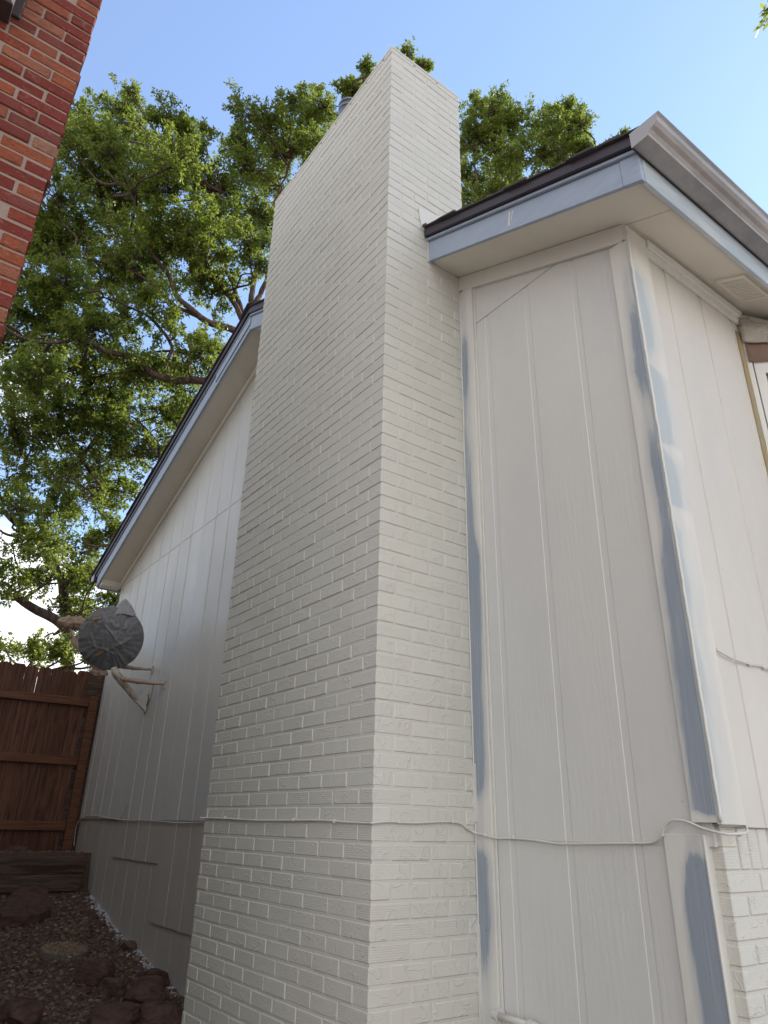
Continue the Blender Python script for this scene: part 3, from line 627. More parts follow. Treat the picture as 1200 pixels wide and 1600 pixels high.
cable('wall_cable', 'long thin cable painted over, clipped across gable wall and chimney at eye height', main, 0.0045,
      [(-1.36, -0.004, 0.03), (-0.62, -0.004, 0.024), (-0.27, -0.004, 0.02), (0.07, 0.545, -0.018), (0.22, cy+0.004, -0.026), (0.80, cy+0.004, -0.028), (0.928, 0.55, 0.0), (1.17, 0.60, 0.006), (0.006, 0.13, 0.024), (0.006, 0.42, 0.03)])
b_ = [(XR+0.001, 0.722, 0.622), (XR+0.012, 0.74, 0.612), (XR+0.012, 0.82, 0.600), (XR+0.010, 0.95, 0.597), (XR+0.010, 1.05, 0.600), (XR+0.012, 1.3, 0.56), (XR+0.01, 1.44, 0.40)]
T = cable('wall_cable', 'short thin cable coming out of a hole in the front siding near the corner trim', b_, 0.0035, [(XR+0.006, 0.94, 0.60), (XR+0.006, 1.05, 0.603)])
b = B(); add_tube(b, [(XR-0.002, 0.722, 0.622), (XR+0.0015, 0.722, 0.622)], 0.009, 10); obj('hole', b, 'dark', T)
T = thing('cable_stub', 'short stub of cut cable rising off the siding left of the chimney', 'cable', (-5.0, W, 0.0))
b = B(); add_tube(b, [(-5.02, W-0.008, 0.012), (-4.93, W-0.010, 0.02), (-4.86, W-0.012, 0.06), (-4.80, W-0.014, 0.12), (-4.765, W-0.012, 0.16)], 0.004, 6, smooth_steps=4); obj('cable', b, 'cable', T)
# plastic drain pipe
T = thing('drain_pipe', 'white plastic drain pipe with elbows low on the wall right of the chimney', 'pipe', (0.11, W, -0.66))
b = B(); add_tube(b, [(0.128, 0.515, -0.650), (0.325, 0.515, -0.650)], 0.0125, 16); obj('pipe', b, 'cable', T)
b = B(); add_tube(b, [(0.108, W, -0.653), (0.108, 0.54, -0.652), (0.110, 0.525, -0.651), (0.120, 0.516, -0.650), (0.140, 0.515, -0.650)], 0.0165, 16, smooth_steps=4); add_tube(b, [(0.136, 0.515, -0.65), (0.142, 0.515, -0.65)], 0.0185, 16); obj('elbow', b, 'cable', T)
b = B(); add_tube(b, [(0.300, 0.515, -0.650), (0.322, 0.515, -0.650), (0.338, 0.515, -0.657), (0.345, 0.515, -0.683), (0.345, 0.515, -0.71)], 0.0165, 16, smooth_steps=4); add_tube(b, [(0.298, 0.515, -0.65), (0.304, 0.515, -0.65)], 0.0185, 16); obj('elbow', b, 'cable', T)
b = B(); add_tube(b, [(0.345, 0.515, -0.70), (0.345, 0.515, -1.55)], 0.0125, 16); obj('pipe', b, 'cable', T)

# ------------------------------------------------------------------ neighbour's red brick house
NX, NY = -0.073, -1.685
Nn = thing('brick_house', 'neighbouring house of rough red brick at the left, its corner towards the side yard', 'house', (-4, -6, -1.5))
core = B(); add_box(core, -4.0, NX-0.006, -9.5, NY-0.006, -1.7, 5.2); add_box(core, -13.0, -4.0, -9.0, NY-0.006, -1.7, 3.0)  # front block raised out of view to keep sky light off the chimney
obj('wall', core, 'rmortar', Nn)
M = mat('dulled_side_siding', (0.22, 0.205, 0.18), 0.7); b = B(); add_box(b, -4.0, NX-0.21, NY-0.006, NY-0.001, -1.7, 5.2); add_box(b, -13.0, -4.0, NY-0.006, NY-0.001, -1.7, 3.0); obj('unseen_side_siding', b, M, Nn)  # unseen side, given dull grey siding so no red bounces onto the gable
nb = B(); P2 = 0.0677; J2 = 0.0115
Z0 = 2.489+0.0                                      # a joint height read off the corner
for k in range(-60, 42):
    zb_ = Z0+k*P2+J2*0.5; zt_ = zb_+P2-J2
    if zt_ > 5.21: break
    A = (k % 2 == 0)
    L0 = 0.20 if A else 0.098
    x_in = 0.098 if A else 0.20
    if zb_ > 1.0:
        e = random.uniform(-0.003, 0.003)
        blk(nb, NX-x_in, NX+e, NY-L0, NY+random.uniform(-0.006, 0.005), zb_, zt_, 0.003)
        v = L0+J2
        while v < 2.4:
            dx = random.uniform(-0.0045, 0.0035)
            blk(nb, NX-0.09, NX+dx, NY-v-0.195, NY-v, zb_, zt_, 0.003); v += 0.195+J2
    else:
        blk(nb, NX-x_in, NX, NY-L0, NY, zb_, zt_, 0.002); v = L0+J2
        while v < 1.6: blk(nb, NX-0.09, NX, NY-v-0.195, NY-v, zb_, zt_, 0.002); v += 0.195+J2
bevel(nb, 0.004, 1); obj('brickwork', nb, 'rbrick', Nn)
b = B(); add_prism(b, [(NX+0.0, NY+0.02, 5.22), (-4.2, NY+0.02, 5.22), (-4.2, -5.6, 6.4), (NX+0.0, -5.6, 6.4)], None, (0, 0, 0.08)); add_prism(b, [(NX+0.0, -9.6, 5.22), (-4.2, -9.6, 5.22), (-4.2, -5.6, 6.4), (NX+0.0, -5.6, 6.4)], None, (0, 0, 0.08))
add_prism(b, [(-4.2, NY+0.02, 3.0), (-13.2, NY+0.02, 3.0), (-13.2, -5.3, 4.1), (-4.2, -5.3, 4.1)], None, (0, 0, 0.08)); obj('roof', b, 'shingle', Nn)
# wall lantern, only its lower end shows
LT = thing('wall_lantern', 'dark bronze wall lantern high on the red brick wall', 'wall lamp', (NX, -2.06, 3.2))
M = mat('bronze', (0.035, 0.022, 0.018), 0.75, 0.0); MT['bronze'] = M
b = B(); vs = []
for z, hw, dx in ((3.135, 0.055, 0.012), (3.42, 0.075, 0.004)):
    pass
add_box(b, NX+0.012, NX+0.105, -2.115, -2.002, 3.135, 3.42); bevel(b, 0.004); obj('lamp_body', b, 'bronze', LT)
b = B(); add_box(b, NX+0.008, NX+0.113, -2.121, -1.996, 3.128, 3.142); bevel(b, 0.003); obj('lamp_rim', b, 'bronze', LT)
b = B(); add_box(b, NX+0.0, NX+0.12, -2.13, -1.987, 3.42, 3.45); bevel(b, 0.003); obj('lamp_rim', b, 'bronze', LT)
b = B(); add_box(b, NX-0.002, NX+0.014, -2.10, -1.965, 3.20, 3.50); bevel(b, 0.004); obj('back_plate', b, 'bronze', LT)

# ------------------------------------------------------------------ wooden fence
FX = -6.40
FE = thing('wooden_fence', 'brown stained privacy fence of dog-eared boards closing the end of the side yard', 'fence', (FX, -0.5, -0.4))
ypos = 0.40; i = 0
edges_ = []
while ypos > -1.68:
    wd = 0.142+random.uniform(-0.002, 0.002); gap = 0.0002
    edges_.append((ypos-wd, ypos)); ypos -= wd+gap
for y0, y1 in edges_:
    t = 1.605+random.uniform(-0.012, 0.014); c = 0.022+random.uniform(-0.004, 0.006); x = FX+random.uniform(-0.003, 0.003); lean = random.uniform(-0.004, 0.004)
    b = B(); sh = random.choice([0.0, 0.0008, 0.0016, 0.003]); lean = 0; add_prism(b, [(x, y0, -0.36), (x, y1, -0.36), (x, y1, 0.9), (x, y1-sh, t-c*1.3), (x, y1-c, t), (x, y0+c, t), (x, y0+sh, t-c*1.3), (x, y0, 0.9)], None, (-0.017, 0, 0)); bevel(b, 0.0015); obj('picket', b, 'fence', FE)
for zt_ in (1.30, 0.655, -0.015):
    b = B(); add_box(b, FX+0.004, FX+0.042, -1.67, 0.435, zt_-0.088+random.uniform(-.004, .004), zt_); bevel(b, 0.003); obj('rail', b, 'rail', FE)
b = B(); add_box(b, FX+0.004, FX+0.05, 0.44, 0.535, -0.36, 1.335); bevel(b, 0.003); obj('post', b, 'rail', FE)
b = B(); add_box(b, FX-0.09, FX-0.002, 0.405, 0.80, -0.36, 1.60); bevel(b, 0.003); obj('post', b, 'timber', FE)

# landscape timbers
for k, (zt_, x0, lab) in enumerate(((-0.335, -5.78, 'weathered landscape timber, upper of the two edging the raised gravel bed'), (-0.485, -5.74, 'weathered landscape timber half buried under the upper one'))):
    b = B(); n = 40
    def prof(i):
        return 0.5-(0.5+1.68)*i/n
    ring = []
    for i in range(n+1):
        y = prof(i) if k == 0 else prof(i)-0.02; r = []
        for a, c_ in ((0, -0.145), (0, -0.02), (0.02, 0), (0.135, 0), (0.15, -0.02), (0.15, -0.145)):
            q = Vector((x0+a, y, zt_+c_)); q += Vector((noise.noise(q*9), 0, noise.noise(q*9+Vector((9, 0, 0)))))*0.008; r.append(b.verts.new(q))
        ring.append(r)
    for A_, B_ in zip(ring, ring[1:]):
        for j in range(6): b.faces.new((A_[j], A_[(j+1) % 6], B_[(j+1) % 6], B_[j]))
    b.faces.new(ring[0]); b.faces.new(ring[-1][::-1])
    o = obj('landscape_timber', b, 'timber'); tag(o, lab, 'timber', 'timbers edging the gravel bed')

# rocks: rough blocks, each its own thing
def rock(name, label, cx, cy, zb, sx_, sy_, sz, rotz, seed, cat='rock', m='stone', flat=0.0):
    b = B(); bmesh.ops.create_icosphere(b, subdivisions=4, radius=1.0)
    rnd = random.Random(seed); planes = []
    for _ in range(9):
        v = Vector((rnd.uniform(-1, 1), rnd.uniform(-1, 1), rnd.uniform(-0.7, 1))).normalized(); planes.append((v, rnd.uniform(0.55, 0.85)))
    planes.append((Vector((0, 0, 1)), 0.45+0.2*rnd.random()))
    R_ = Matrix.Rotation(rotz, 3, 'Z')
    for v in b.verts:
        p = v.co.copy()
        for n_, d in planes:
            e = p.dot(n_)-d
            if e > 0: p -= n_*e*0.92
        p += p.normalized()*(0.09*noise.noise(p*2.2+Vector((seed, 0, 0)))+0.045*noise.noise(p*6+Vector((0, seed, 0)))+0.02*noise.noise(p*15))
        p = Vector((p.x*sx_, p.y*sy_, p.z*sz)); p = R_ @ p
        v.co = p+Vector((cx, cy, zb+sz*0.35))
    for f in b.faces: f.smooth = (noise.noise(f.calc_center_median()*9) > -0.1)
    o = obj(name, b, m); tag(o, label, cat, 'rocks lying along the side yard'); return o
RK = [('big squared dark red rock beside the round stepping stone', -3.50, 0.09, -1.03, .165, .14, .13, .4, 1),
      ('dark grey-red rock between the squared rock and the reddest rock', -3.12, 0.13, -1.07, .105, .10, .10, 1.2, 2),
      ('craggy dark red rock lying between the grey-red rock and the chimney', -2.98, 0.30, -1.09, .16, .14, .13, .2, 3),
      ('blackish rock against the base of the siding behind the red rocks', -3.26, 0.46, -1.05, .12, .10, .085, .9, 4),
      ('wide red rock at the bottom edge, right against the chimney corner', -2.60, 0.28, -1.16, .20, .13, .13, .3, 5),
      ('broad brown rock with a tan edge at the bottom of the yard', -2.74, 0.02, -1.15, .21, .17, .12, 2.0, 6),
      ('dark rounded rock in the bottom left corner of the yard', -2.93, -0.50, -1.11, .15, .13, .11, .7, 7),
      ('thin flat dark slab in front of the squared rock', -3.28, -0.06, -1.07, .14, .09, .035, .1, 8),
      ('small rust-red rock lying on the pale gravel by the wall', -4.05, 0.51, -0.95, .075, .06, .07, .5, 9),
      ('tan rock on the raised bed at the foot of the fence', -6.18, -0.04, -0.32, .13, .10, .075, 1.3, 10),
      ('small grey rock left of the tan rock by the fence', -6.20, -0.26, -0.32, .09, .07, .06, .3, 11),
      ('small tan cobble at the bottom edge between the brown and dark rocks', -2.60, -0.10, -1.18, .09, .07, .07, .3, 12)]
for r_ in RK: rock('rock', *r_)
# flat red flagstone
b = B(); cx, cy = -5.16, -0.06
out = [(-5.58, -0.06), (-5.60, 0.10), (-5.52, 0.17), (-5.30, 0.14), (-5.08, 0.12), (-4.92, 0.08), (-4.80, -0.02), (-4.76, -0.18), (-4.78, -0.34), (-4.95, -0.33), (-5.25, -0.22), (-5.45, -0.15)]
add_prism(b, [(x, y, gz(x)-0.03) for x, y in out], None, (0, 0, 0.085)); bmesh.ops.subdivide_edges(b, edges=b.edges[:], cuts=4, use_grid_fill=True); bevel(b, 0.004)
for v in b.verts: v.co += Vector((0, 0, 0.008*noise.noise(v.co*14)))+Vector((noise.noise(v.co*20), noise.noise(v.co*20+Vector((7, 0, 0))), 0))*0.006
o = obj('flagstone', b, 'stone'); tag(o, 'flat dark red flagstone lying on the gravel near the timbers', 'paving stone')
# round stepping stone with pebbled top
TL = Matrix.Rotation(math.radians(9), 4, 'Y'); PV = Matrix.Translation((-4.06, 0.02, -0.93)); TLT = PV @ TL @ PV.inverted()
SS = thing('stepping_stone', 'round stepping stone with a tan pebbled top', 'stepping stone', (-4.06, 0.02, -0.94))
b = B(); add_tube(b, [(-4.06, 0.02, -0.99), (-4.06, 0.02, -0.905)], 0.175, 40); b.transform(TLT); bevel(b, 0.006, 2) if False else None; obj('stone_disc', b, 'concrete_side', SS)
b = B()
for i in range(900):
    a = random.uniform(0, 6.283); r = 0.166*math.sqrt(random.random()); s = random.uniform(0.004, 0.008)
    bmesh.ops.create_icosphere(b, subdivisions=1, radius=s, matrix=Matrix.Translation((-4.06+r*math.cos(a), 0.02+r*math.sin(a), -0.903)) @ Matrix.Diagonal((1, 1, 0.6, 1)))
b.transform(TLT); M = mat('pebbles', (0.3, 0.2, 0.1), 0.8); g = G(M); g.color(g.ramp(g.isl(), [(0, (0.07, 0.05, 0.035)), (0.5, (0.19, 0.13, 0.075)), (1, (0.30, 0.22, 0.13))])); obj('pebble_top', b, M, SS)

# gravel: thousands of small stones in one object
def scatter(name, n, fx, fs, m, kind='stuff', flat=0.6, zoff=0.0):
    t = (1+5**0.5)/2
    base = np.array([(-1, t, 0), (1, t, 0), (-1, -t, 0), (1, -t, 0), (0, -1, t), (0, 1, t), (0, -1, -t), (0, 1, -t), (t, 0, -1), (t, 0, 1), (-t, 0, -1), (-t, 0, 1)])/1.9
    fc = np.array([(0, 11, 5), (0, 5, 1), (0, 1, 7), (0, 7, 10), (0, 10, 11), (1, 5, 9), (5, 11, 4), (11, 10, 2), (10, 7, 6), (7, 1, 8), (3, 9, 4), (3, 4, 2), (3, 2, 6), (3, 6, 8), (3, 8, 9), (4, 9, 5), (2, 4, 11), (6, 2, 10), (8, 6, 7), (9, 8, 1)])
    VV, FF = [], []
    for i in range(n):
        x, y = fx(); s = fs(); a = random.uniform(0, 6.28)
        p = base*(1+rng.uniform(-0.28, 0.28, (12, 1)))*np.array([s, s*random.uniform(.6, 1), s*random.uniform(.45, .8)*flat/0.6])
        tl = random.uniform(-.6, .6); ct, st_ = math.cos(tl), math.sin(tl)
        p = np.stack([p[:, 0]*ct-p[:, 2]*st_, p[:, 1], p[:, 0]*st_+p[:, 2]*ct], 1)
        ca, sa = math.cos(a), math.sin(a); q = np.stack([p[:, 0]*ca-p[:, 1]*sa, p[:, 0]*sa+p[:, 1]*ca, p[:, 2]], 1)
        q += (x, y, ground_h(x, y)+s*0.25+zoff); VV.append(q); FF.append(fc+12*i)
    o = obj(name, (np.concatenate(VV).tolist(), [], np.concatenate(FF).tolist()), m); o['kind'] = kind; return o
def yard():
    x = -5.6+3.7*random.random()**1.0; return x, random.uniform(-1.66, 0.56)
def bed(): return random.uniform(-6.36, -5.8), random.uniform(-1.66, 0.54)
o = scatter('gravel', 15000, lambda: yard() if random.random() > 0.12 else bed(), lambda: random.choice([0.007, 0.009, 0.011, 0.013, 0.017, 0.022]), 'gravel')
o = scatter('pale_gravel', 1600, lambda: (random.uniform(-5.5, -3.0), 0.575-abs(random.gauss(0, 0.035))), lambda: random.uniform(0.006, 0.013), 'pale')
# dry leaves and wood chips
Vv, Ff = [], []
for i in range(420):
    x, y = yard() if random.random() > 0.1 else bed(); s = random.uniform(0.012, 0.03); a = random.uniform(0, 6.28); z = ground_h(x, y)+random.uniform(0.012, 0.03)
    tz = random.uniform(-.5, .5); pts = [(-s, 0, 0), (0, -s*.5, tz*s*.6), (s, 0, 0.3*s), (0, s*.5, -tz*s*.5)]
    k = len(Vv)
    for p in pts: Vv.append((x+p[0]*math.cos(a)-p[1]*math.sin(a), y+p[0]*math.sin(a)+p[1]*math.cos(a), z+p[2]))
    Ff.append((k, k+1, k+2, k+3))
o = obj('leaf_litter', (Vv, [], Ff), 'litter'); o['kind'] = 'stuff'

# ------------------------------------------------------------------ satellite dish wrapped for painting
D_ = thing('satellite_dish', 'satellite dish wrapped in grey plastic and brown paper, on a bracket on the gable wall', 'satellite dish', (-4.7, W, 1.1))
M = mat('grey_plastic', (0.10, 0.105, 0.12), 0.28, 0, 0.5); g = G(M)
cw = g.n('ShaderNodeTexWave', wave_type='BANDS', bands_direction='DIAGONAL'); cw.inputs['Scale'].default_value = 1.3; cw.inputs['Distortion'].default_value = 5; cw.inputs['Detail'].default_value = 1.5; cw.inputs['Detail Scale'].default_value = 0.8; g.l(g.coord(), cw.inputs[0])
fold = g.rng(cw.outputs[1], 0.95, 1.0)
g.bump(g.math('ADD', g.math('MULTIPLY', fold, 0.0), g.math('MULTIPLY', g.noise(g.coord(), 14, 4, 0.55, 1.5), 1.0)), 0.5, 0.012)
g.color(g.mix(g.math('MULTIPLY', fold, 0.0), (0.18, 0.185, 0.20), (0.20, 0.21, 0.24))); MT['plastic'] = M
cen = Vector((-4.68, 0.11, 1.655)); nrm = Vector((-0.86, 0.38, 0.34)).normalized()       # facing away, up the yard
ux = nrm.cross(Vector((0, 0, 1))).normalized(); uy = ux.cross(nrm).normalized()
if uy.z < 0: uy = -uy
b = B(); NR, NA = 36, 144; rad = 0.308
rows = []
for i in range(NR+1):
    r = rad*i/NR; row = []
    for j in range(NA):
        a = 2*math.pi*j/NA; q = r/rad
        back = 0.085*(1-q*q)
        pl = 0.014*q*q*math.sin(a*26+4*noise.noise(Vector((math.cos(a)*2, math.sin(a)*2, 0))))*(0.12+0.88*max(0, -math.sin(a))**1.5)
        for (fx_, fy_, fa, fw) in ((-0.3, 0.5, 1.1, .035), (0.1, 0.1, 2.3, .03), (-0.1, -0.35, 2.9, .03), (0.35, -0.1, 0.5, .035), (-0.5, -0.1, 2.0, .03)):
            dd_ = (math.cos(a)*q-fx_)*math.sin(fa)-(math.sin(a)*q-fy_)*math.cos(fa)+0.06*noise.noise(Vector((q*3*math.cos(a), q*3*math.sin(a), fa))); al_ = (math.cos(a)*q-fx_)*math.cos(fa)+(math.sin(a)*q-fy_)*math.sin(fa)
            pl += 0.010*math.exp(-(dd_/fw)**2)*math.exp(-(al_/0.45)**2)
        pl += 0.012*noise.noise(Vector((math.cos(a)*q*3, math.sin(a)*q*3, 5)))+0.006*noise.noise(Vector((math.cos(a)*q*9, math.sin(a)*q*9, 8)))
        rr = r*(1+0.015*noise.noise(Vector((math.cos(a)*3, math.sin(a)*3, 2))))
        p = cen+ux*rr*math.cos(a)+uy*rr*math.sin(a)*1.02-nrm*(back+pl)
        row.append(b.verts.new(p))
        if i == 0: break
    rows.append(row)
for j in range(NA): f = b.faces.new((rows[0][0], rows[1][j], rows[1][(j+1) % NA])); f.smooth = True
for i in range(1, NR):
    for j in range(NA): f = b.faces.new((rows[i][j], rows[i+1][j], rows[i+1][(j+1) % NA], rows[i][(j+1) % NA])); f.smooth = True
rim = [b.verts.new(v.co+nrm*0.03) for v in rows[-1]]
for j in range(NA): f = b.faces.new((rows[-1][j], rim[j], rim[(j+1) % NA], rows[-1][(j+1) % NA])); f.smooth = True
fc_ = b.verts.new(cen-nrm*0.02)
for j in range(NA): b.faces.new((fc_, rim[(j+1) % NA], rim[j]))
dish = obj('dish_cover', b, 'plastic', D_)
# lighter film peak bunched at the top
M = mat('clear_film', (0.42, 0.44, 0.48), 0.3); g = G(M); g.bump(g.noise(g.coord(), 30, 3, 0.6, 1.5), 0.8, 0.02); MT['film'] = M
b = B(); top = cen+uy*0.33-nrm*0.01
def pk(u, v):
    a = math.pi*u; w_ = (1-v)**0.8
    p = top+ux*(-0.16+0.0*u)*0
    s = math.cos(a)*0.13*w_; d = math.sin(a)*0.05*w_
    q = top-ux*(-0.10)*1+ux*s-nrm*d+uy*(v*0.095-0.045*(1-v))
    return q+Vector((0, 0, 1))*0.006*noise.noise(q*20)
flap = top-uy*0.035+(-ux if ux.y < 0 else ux)*0.09
def pk2(u, v):
    a = math.pi*2*u; w_ = (1-v)**0.75+0.02
    q = flap+ux*math.cos(a)*(0.105+0.02*math.sin(a*5))*w_+nrm*math.sin(a)*0.035*w_+uy*(v*0.10-0.055*(1-v)+0.01*math.sin(a*3)*(1-v))
    return q+Vector((1, 1, 1))*0.006*noise.noise(q*22)
add_sheet(b, pk2, 28, 10); obj('film_flap', b, 'film', dish)
# tape pieces on the cover
def onback(u, v, lift=0.0):
    q = min(1, math.hypot(u, v)/rad); return cen+ux*u+uy*v-nrm*(0.085*(1-q*q)+0.012+lift)
sgn = -1 if ux.y > 0 else 1      # image left
for cu, cv, ang, L_, w_ in ((0.150*sgn, 0.190, 0.25, 0.10, 0.035), (0.085*sgn, -0.150, 0.55*-sgn, 0.10, 0.032)):
    b = B()
    def tp(u, v):
        a = (u-0.5)*L_; c_ = (v-0.5)*w_; return onback(cu+a*math.cos(ang)-c_*math.sin(ang), cv+a*math.sin(ang)+c_*math.cos(ang), 0.002)
    add_sheet(b, tp, 8, 4); bmesh.ops.solidify(b, geom=b.faces[:], thickness=0.001); obj('tape_strip', b, 'tape', dish)
# paper-wrapped receiver arm reaching forward past the left edge
def wrapped(pts, radii, m, seed, lump=0.22, n=20):
    b = B(); pts = [Vector(p) for p in pts]; out = []; rr = []
    for i in range(len(pts)-1):
        for k in range(8): t = k/8; out.append(pts[i].lerp(pts[i+1], t)); rr.append(radii[i]*(1-t)+radii[i+1]*t)
    out.append(pts[-1]); rr.append(radii[-1]); rings = []
    for i, p in enumerate(out):
        d = (out[min(i+1, len(out)-1)]-out[max(0, i-1)]).normalized(); a = d.cross(Vector((0.1, 0.3, 1))).normalized(); c_ = d.cross(a)
        ring = []
        for k in range(n):
            th = 2*math.pi*k/n; v = a*math.cos(th)+c_*math.sin(th); q = p+v*rr[i]; ring.append(b.verts.new(p+v*rr[i]*(1+lump*noise.noise(q*26+Vector((seed, 0, 0)))+lump*0.7*noise.noise(q*60))))
        rings.append(ring)
    for A_, B_ in zip(rings, rings[1:]):
        for k in range(n): f = b.faces.new((A_[k], A_[(k+1) % n], B_[(k+1) % n], B_[k])); f.smooth = True
    b.faces.new(rings[0]); b.faces.new(rings[-1][::-1]); return b
left = ux*sgn; 
p0 = cen-uy*0.33+left*0.02; p1 = cen-uy*0.32+left*0.12+nrm*0.12; p2 = cen+left*0.42-uy*0.10+nrm*0.40; p3 = cen+left*0.50+uy*0.0+nrm*0.44
M = mat('tan_paper', (0.42, 0.31, 0.23), 0.75); g = G(M); n = g.noise(g.coord(), 22, 4, 0.6, 1.0); g.bump(n, 0.8, 0.012); g.color(g.mix(n, (0.32, 0.23, 0.165), (0.50, 0.38, 0.29))); MT['tpaper'] = M
obj('receiver_arm', wrapped([p0, p1, p2], [0.02, 0.035, 0.035], 'tpaper', 1), 'tpaper', D_)
pb = cen+left*0.26+uy*0.055+nrm*0.40; pc = cen+left*0.60+uy*0.085+nrm*0.40
obj('receiver', wrapped([pb, cen+left*0.40+uy*0.075+nrm*0.40, cen+left*0.52+uy*0.085+nrm*0.40, pc], [0.05, 0.066, 0.058, 0.022], 'tpaper', 5, 0.42, 32), 'tpaper', D_)
obj('paper_bundle', wrapped([cen-uy*0.34+left*0.16+nrm*0.02, cen-uy*0.36+left*0.06+nrm*0.0, cen-uy*0.345-left*0.01], [0.02, 0.042, 0.02], 'tpaper', 9, 0.5, 32), 'paper', D_)
# mast and struts
M = mat('taped_mast', (0.40, 0.34, 0.22), 0.6); g = G(M); n = g.noise(g.coord(), 18, 5, 0.65, 1.2); g.color(g.mix(g.rng(n, 0.35, 0.65), (0.38, 0.30, 0.19), (0.60, 0.57, 0.49))); g.bump(n, 0.8, 0.012); MT['mast'] = M
foot = Vector((-4.70, W-0.01, 1.02))
obj('mast', wrapped([foot, (-4.66, 0.40, 1.14), (-4.62, 0.27, 1.24), (-4.60, 0.19, 1.31), (-4.61, 0.17, 1.36)], [0.024, 0.030, 0.036, 0.040, 0.028], 'mast', 3, 0.16), 'mast', D_)
obj('strut', wrapped([(-4.62, 0.22, 1.27), (-4.45, 0.37, 1.23), (-4.28, 0.52, 1.205), (-4.24, W-0.004, 1.205)], [0.020, 0.022, 0.014, 0.012], 'mast', 11, 0.25, 12), 'tpaper', D_)
obj('strut', wrapped([(-4.80, 0.20, 1.42), (-4.76, 0.38, 1.41), (-4.70, 0.50, 1.405), (-4.66, W-0.004, 1.405)], [0.022, 0.020, 0.012, 0.012], 'mast', 13, 0.25, 12), 'tpaper', D_)
for p in ((-4.24, W-0.004, 1.205), (-4.66, W-0.004, 1.405)):
    b = B(); add_box(b, p[0]-0.012, p[0]+0.012, W-0.012, W, p[2]-0.05, p[2]+0.035); bevel(b, 0.003); obj('strut_foot', b, 'dark' if False else 'mast', D_)
b = B(); add_tube(b, [(-4.66, W-0.006, 1.13), (-4.66, W, 1.13)], 0.0, 3) if False else None
pl = [(-4.745, W-0.004, 0.985), (-4.70, W-0.004, 0.98), (-4.60, W-0.004, 1.11), (-4.565, W-0.004, 1.245), (-4.60, W-0.004, 1.22), (-4.68, W-0.004, 1.16), (-4.74, W-0.004, 1.12)]
add_prism(b, pl, None, (0, -0.012, 0)); add_prism(b, [(-4.655, W-0.012, 0.985), (-4.655, W-0.012, 1.21), (-4.655, W-0.035, 1.225), (-4.655, W-0.065, 1.15), (-4.655, W-0.16, 1.12), (-4.655, W-0.15, 1.09)], None, (0.006, 0, 0)); bevel(b, 0.002); obj('foot_plate', b, 'cable', D_)
b = B(); add_tube(b, [(-4.66, W-0.018, 1.10+0.05*math.sin(a)) if False else (-4.66+0.045*math.cos(a), W-0.018, 1.10+0.055*math.sin(a)) for a in np.linspace(-1.6, 1.2, 10)], 0.004, 5); obj('plate_rib', b, 'dark', D_)

# ------------------------------------------------------------------ trees
TB = [(-9.96,-1.15,13.7,0.47,1.0),(-8.78,-0.47,13.97,0.27,0.7),(-9.95,-0.14,14.72,0.5,1.0),(-7.55,0.16,12.38,0.34,1.0),(-9.06,-0.79,12.57,0.34,1.0),(-8.15,0.99,13.22,0.19,0.6),(-9.59,-1.11,12.38,0.6,1.0),(-7.91,-0.62,11.1,0.49,1.0),(-9.61,0.29,13.57,0.65,1.0),(-8.63,0.84,13.01,0.52,1.0),(-9.25,2.06,14.78,0.4,1.0),(-7.97,2.37,14.34,0.46,1.0),(-7.66,2.79,14.99,0.41,1.0),(-8.22,3.76,15.96,0.54,1.0),(-8.94,3.46,15.77,0.48,1.0),(-8.47,-1.17,10.1,0.57,1.0),(-9.97,-0.45,12.11,0.65,1.0),(-9.77,0.25,12.42,0.66,1.0),(-7.72,0.56,10.79,0.58,1.0),(-8.65,1.45,12.51,0.55,1.0),(-8.65,2.25,13.38,0.49,1.0),(-9.0,3.04,14.83,0.53,1.0),(-7.98,3.53,14.52,0.54,1.0),(-6.44,3.47,14.84,0.28,1.0),(-7.02,4.33,16.9,0.25,1.0),(-8.79,-1.25,9.26,0.56,1.0),(-8.77,-0.7,9.73,0.56,1.0),(-9.87,0.1,11.12,0.64,1.0),(-8.19,0.49,10.01,0.55,1.0),(-7.72,1.04,10.05,0.55,1.0),(-8.3,1.81,11.26,0.58,1.0),(-8.4,2.43,12.03,0.53,1.0),(-8.96,3.13,13.67,0.52,1.0),(-9.02,-1.23,8.42,0.56,1.0),(-8.17,-0.77,8.21,0.51,1.0),(-9.8,0.05,9.84,0.59,1.0),(-8.57,0.48,9.35,0.53,1.0),(-8.81,1.49,10.1,0.52,0.7),(-8.13,1.92,9.68,0.43,0.7),(-7.31,2.2,9.71,0.44,1.0),(-9.31,-1.22,7.65,0.53,1.0),(-9.47,-0.63,8.03,0.53,1.0),(-7.91,-0.26,7.36,0.44,1.0),(-8.5,0.41,8.22,0.48,0.9),(-8.12,0.92,8.23,0.39,0.6),(-7.46,1.43,7.37,0.35,0.8),(-8.07,-1.03,6.12,0.45,1.0),(-9.94,-0.3,7.46,0.54,1.0),(-9.64,0.3,7.56,0.55,1.0),(-8.25,0.63,7.07,0.46,1.0),(-8.98,1.51,7.72,0.49,0.8),(-7.08,1.5,7.32,0.32,0.6)]
TB2 = [(-5.38,4.34,15.46,0.18,1.0),(-5.03,4.48,14.81,0.19,1.0),(-4.8,4.95,14.09,0.12,0.6)]
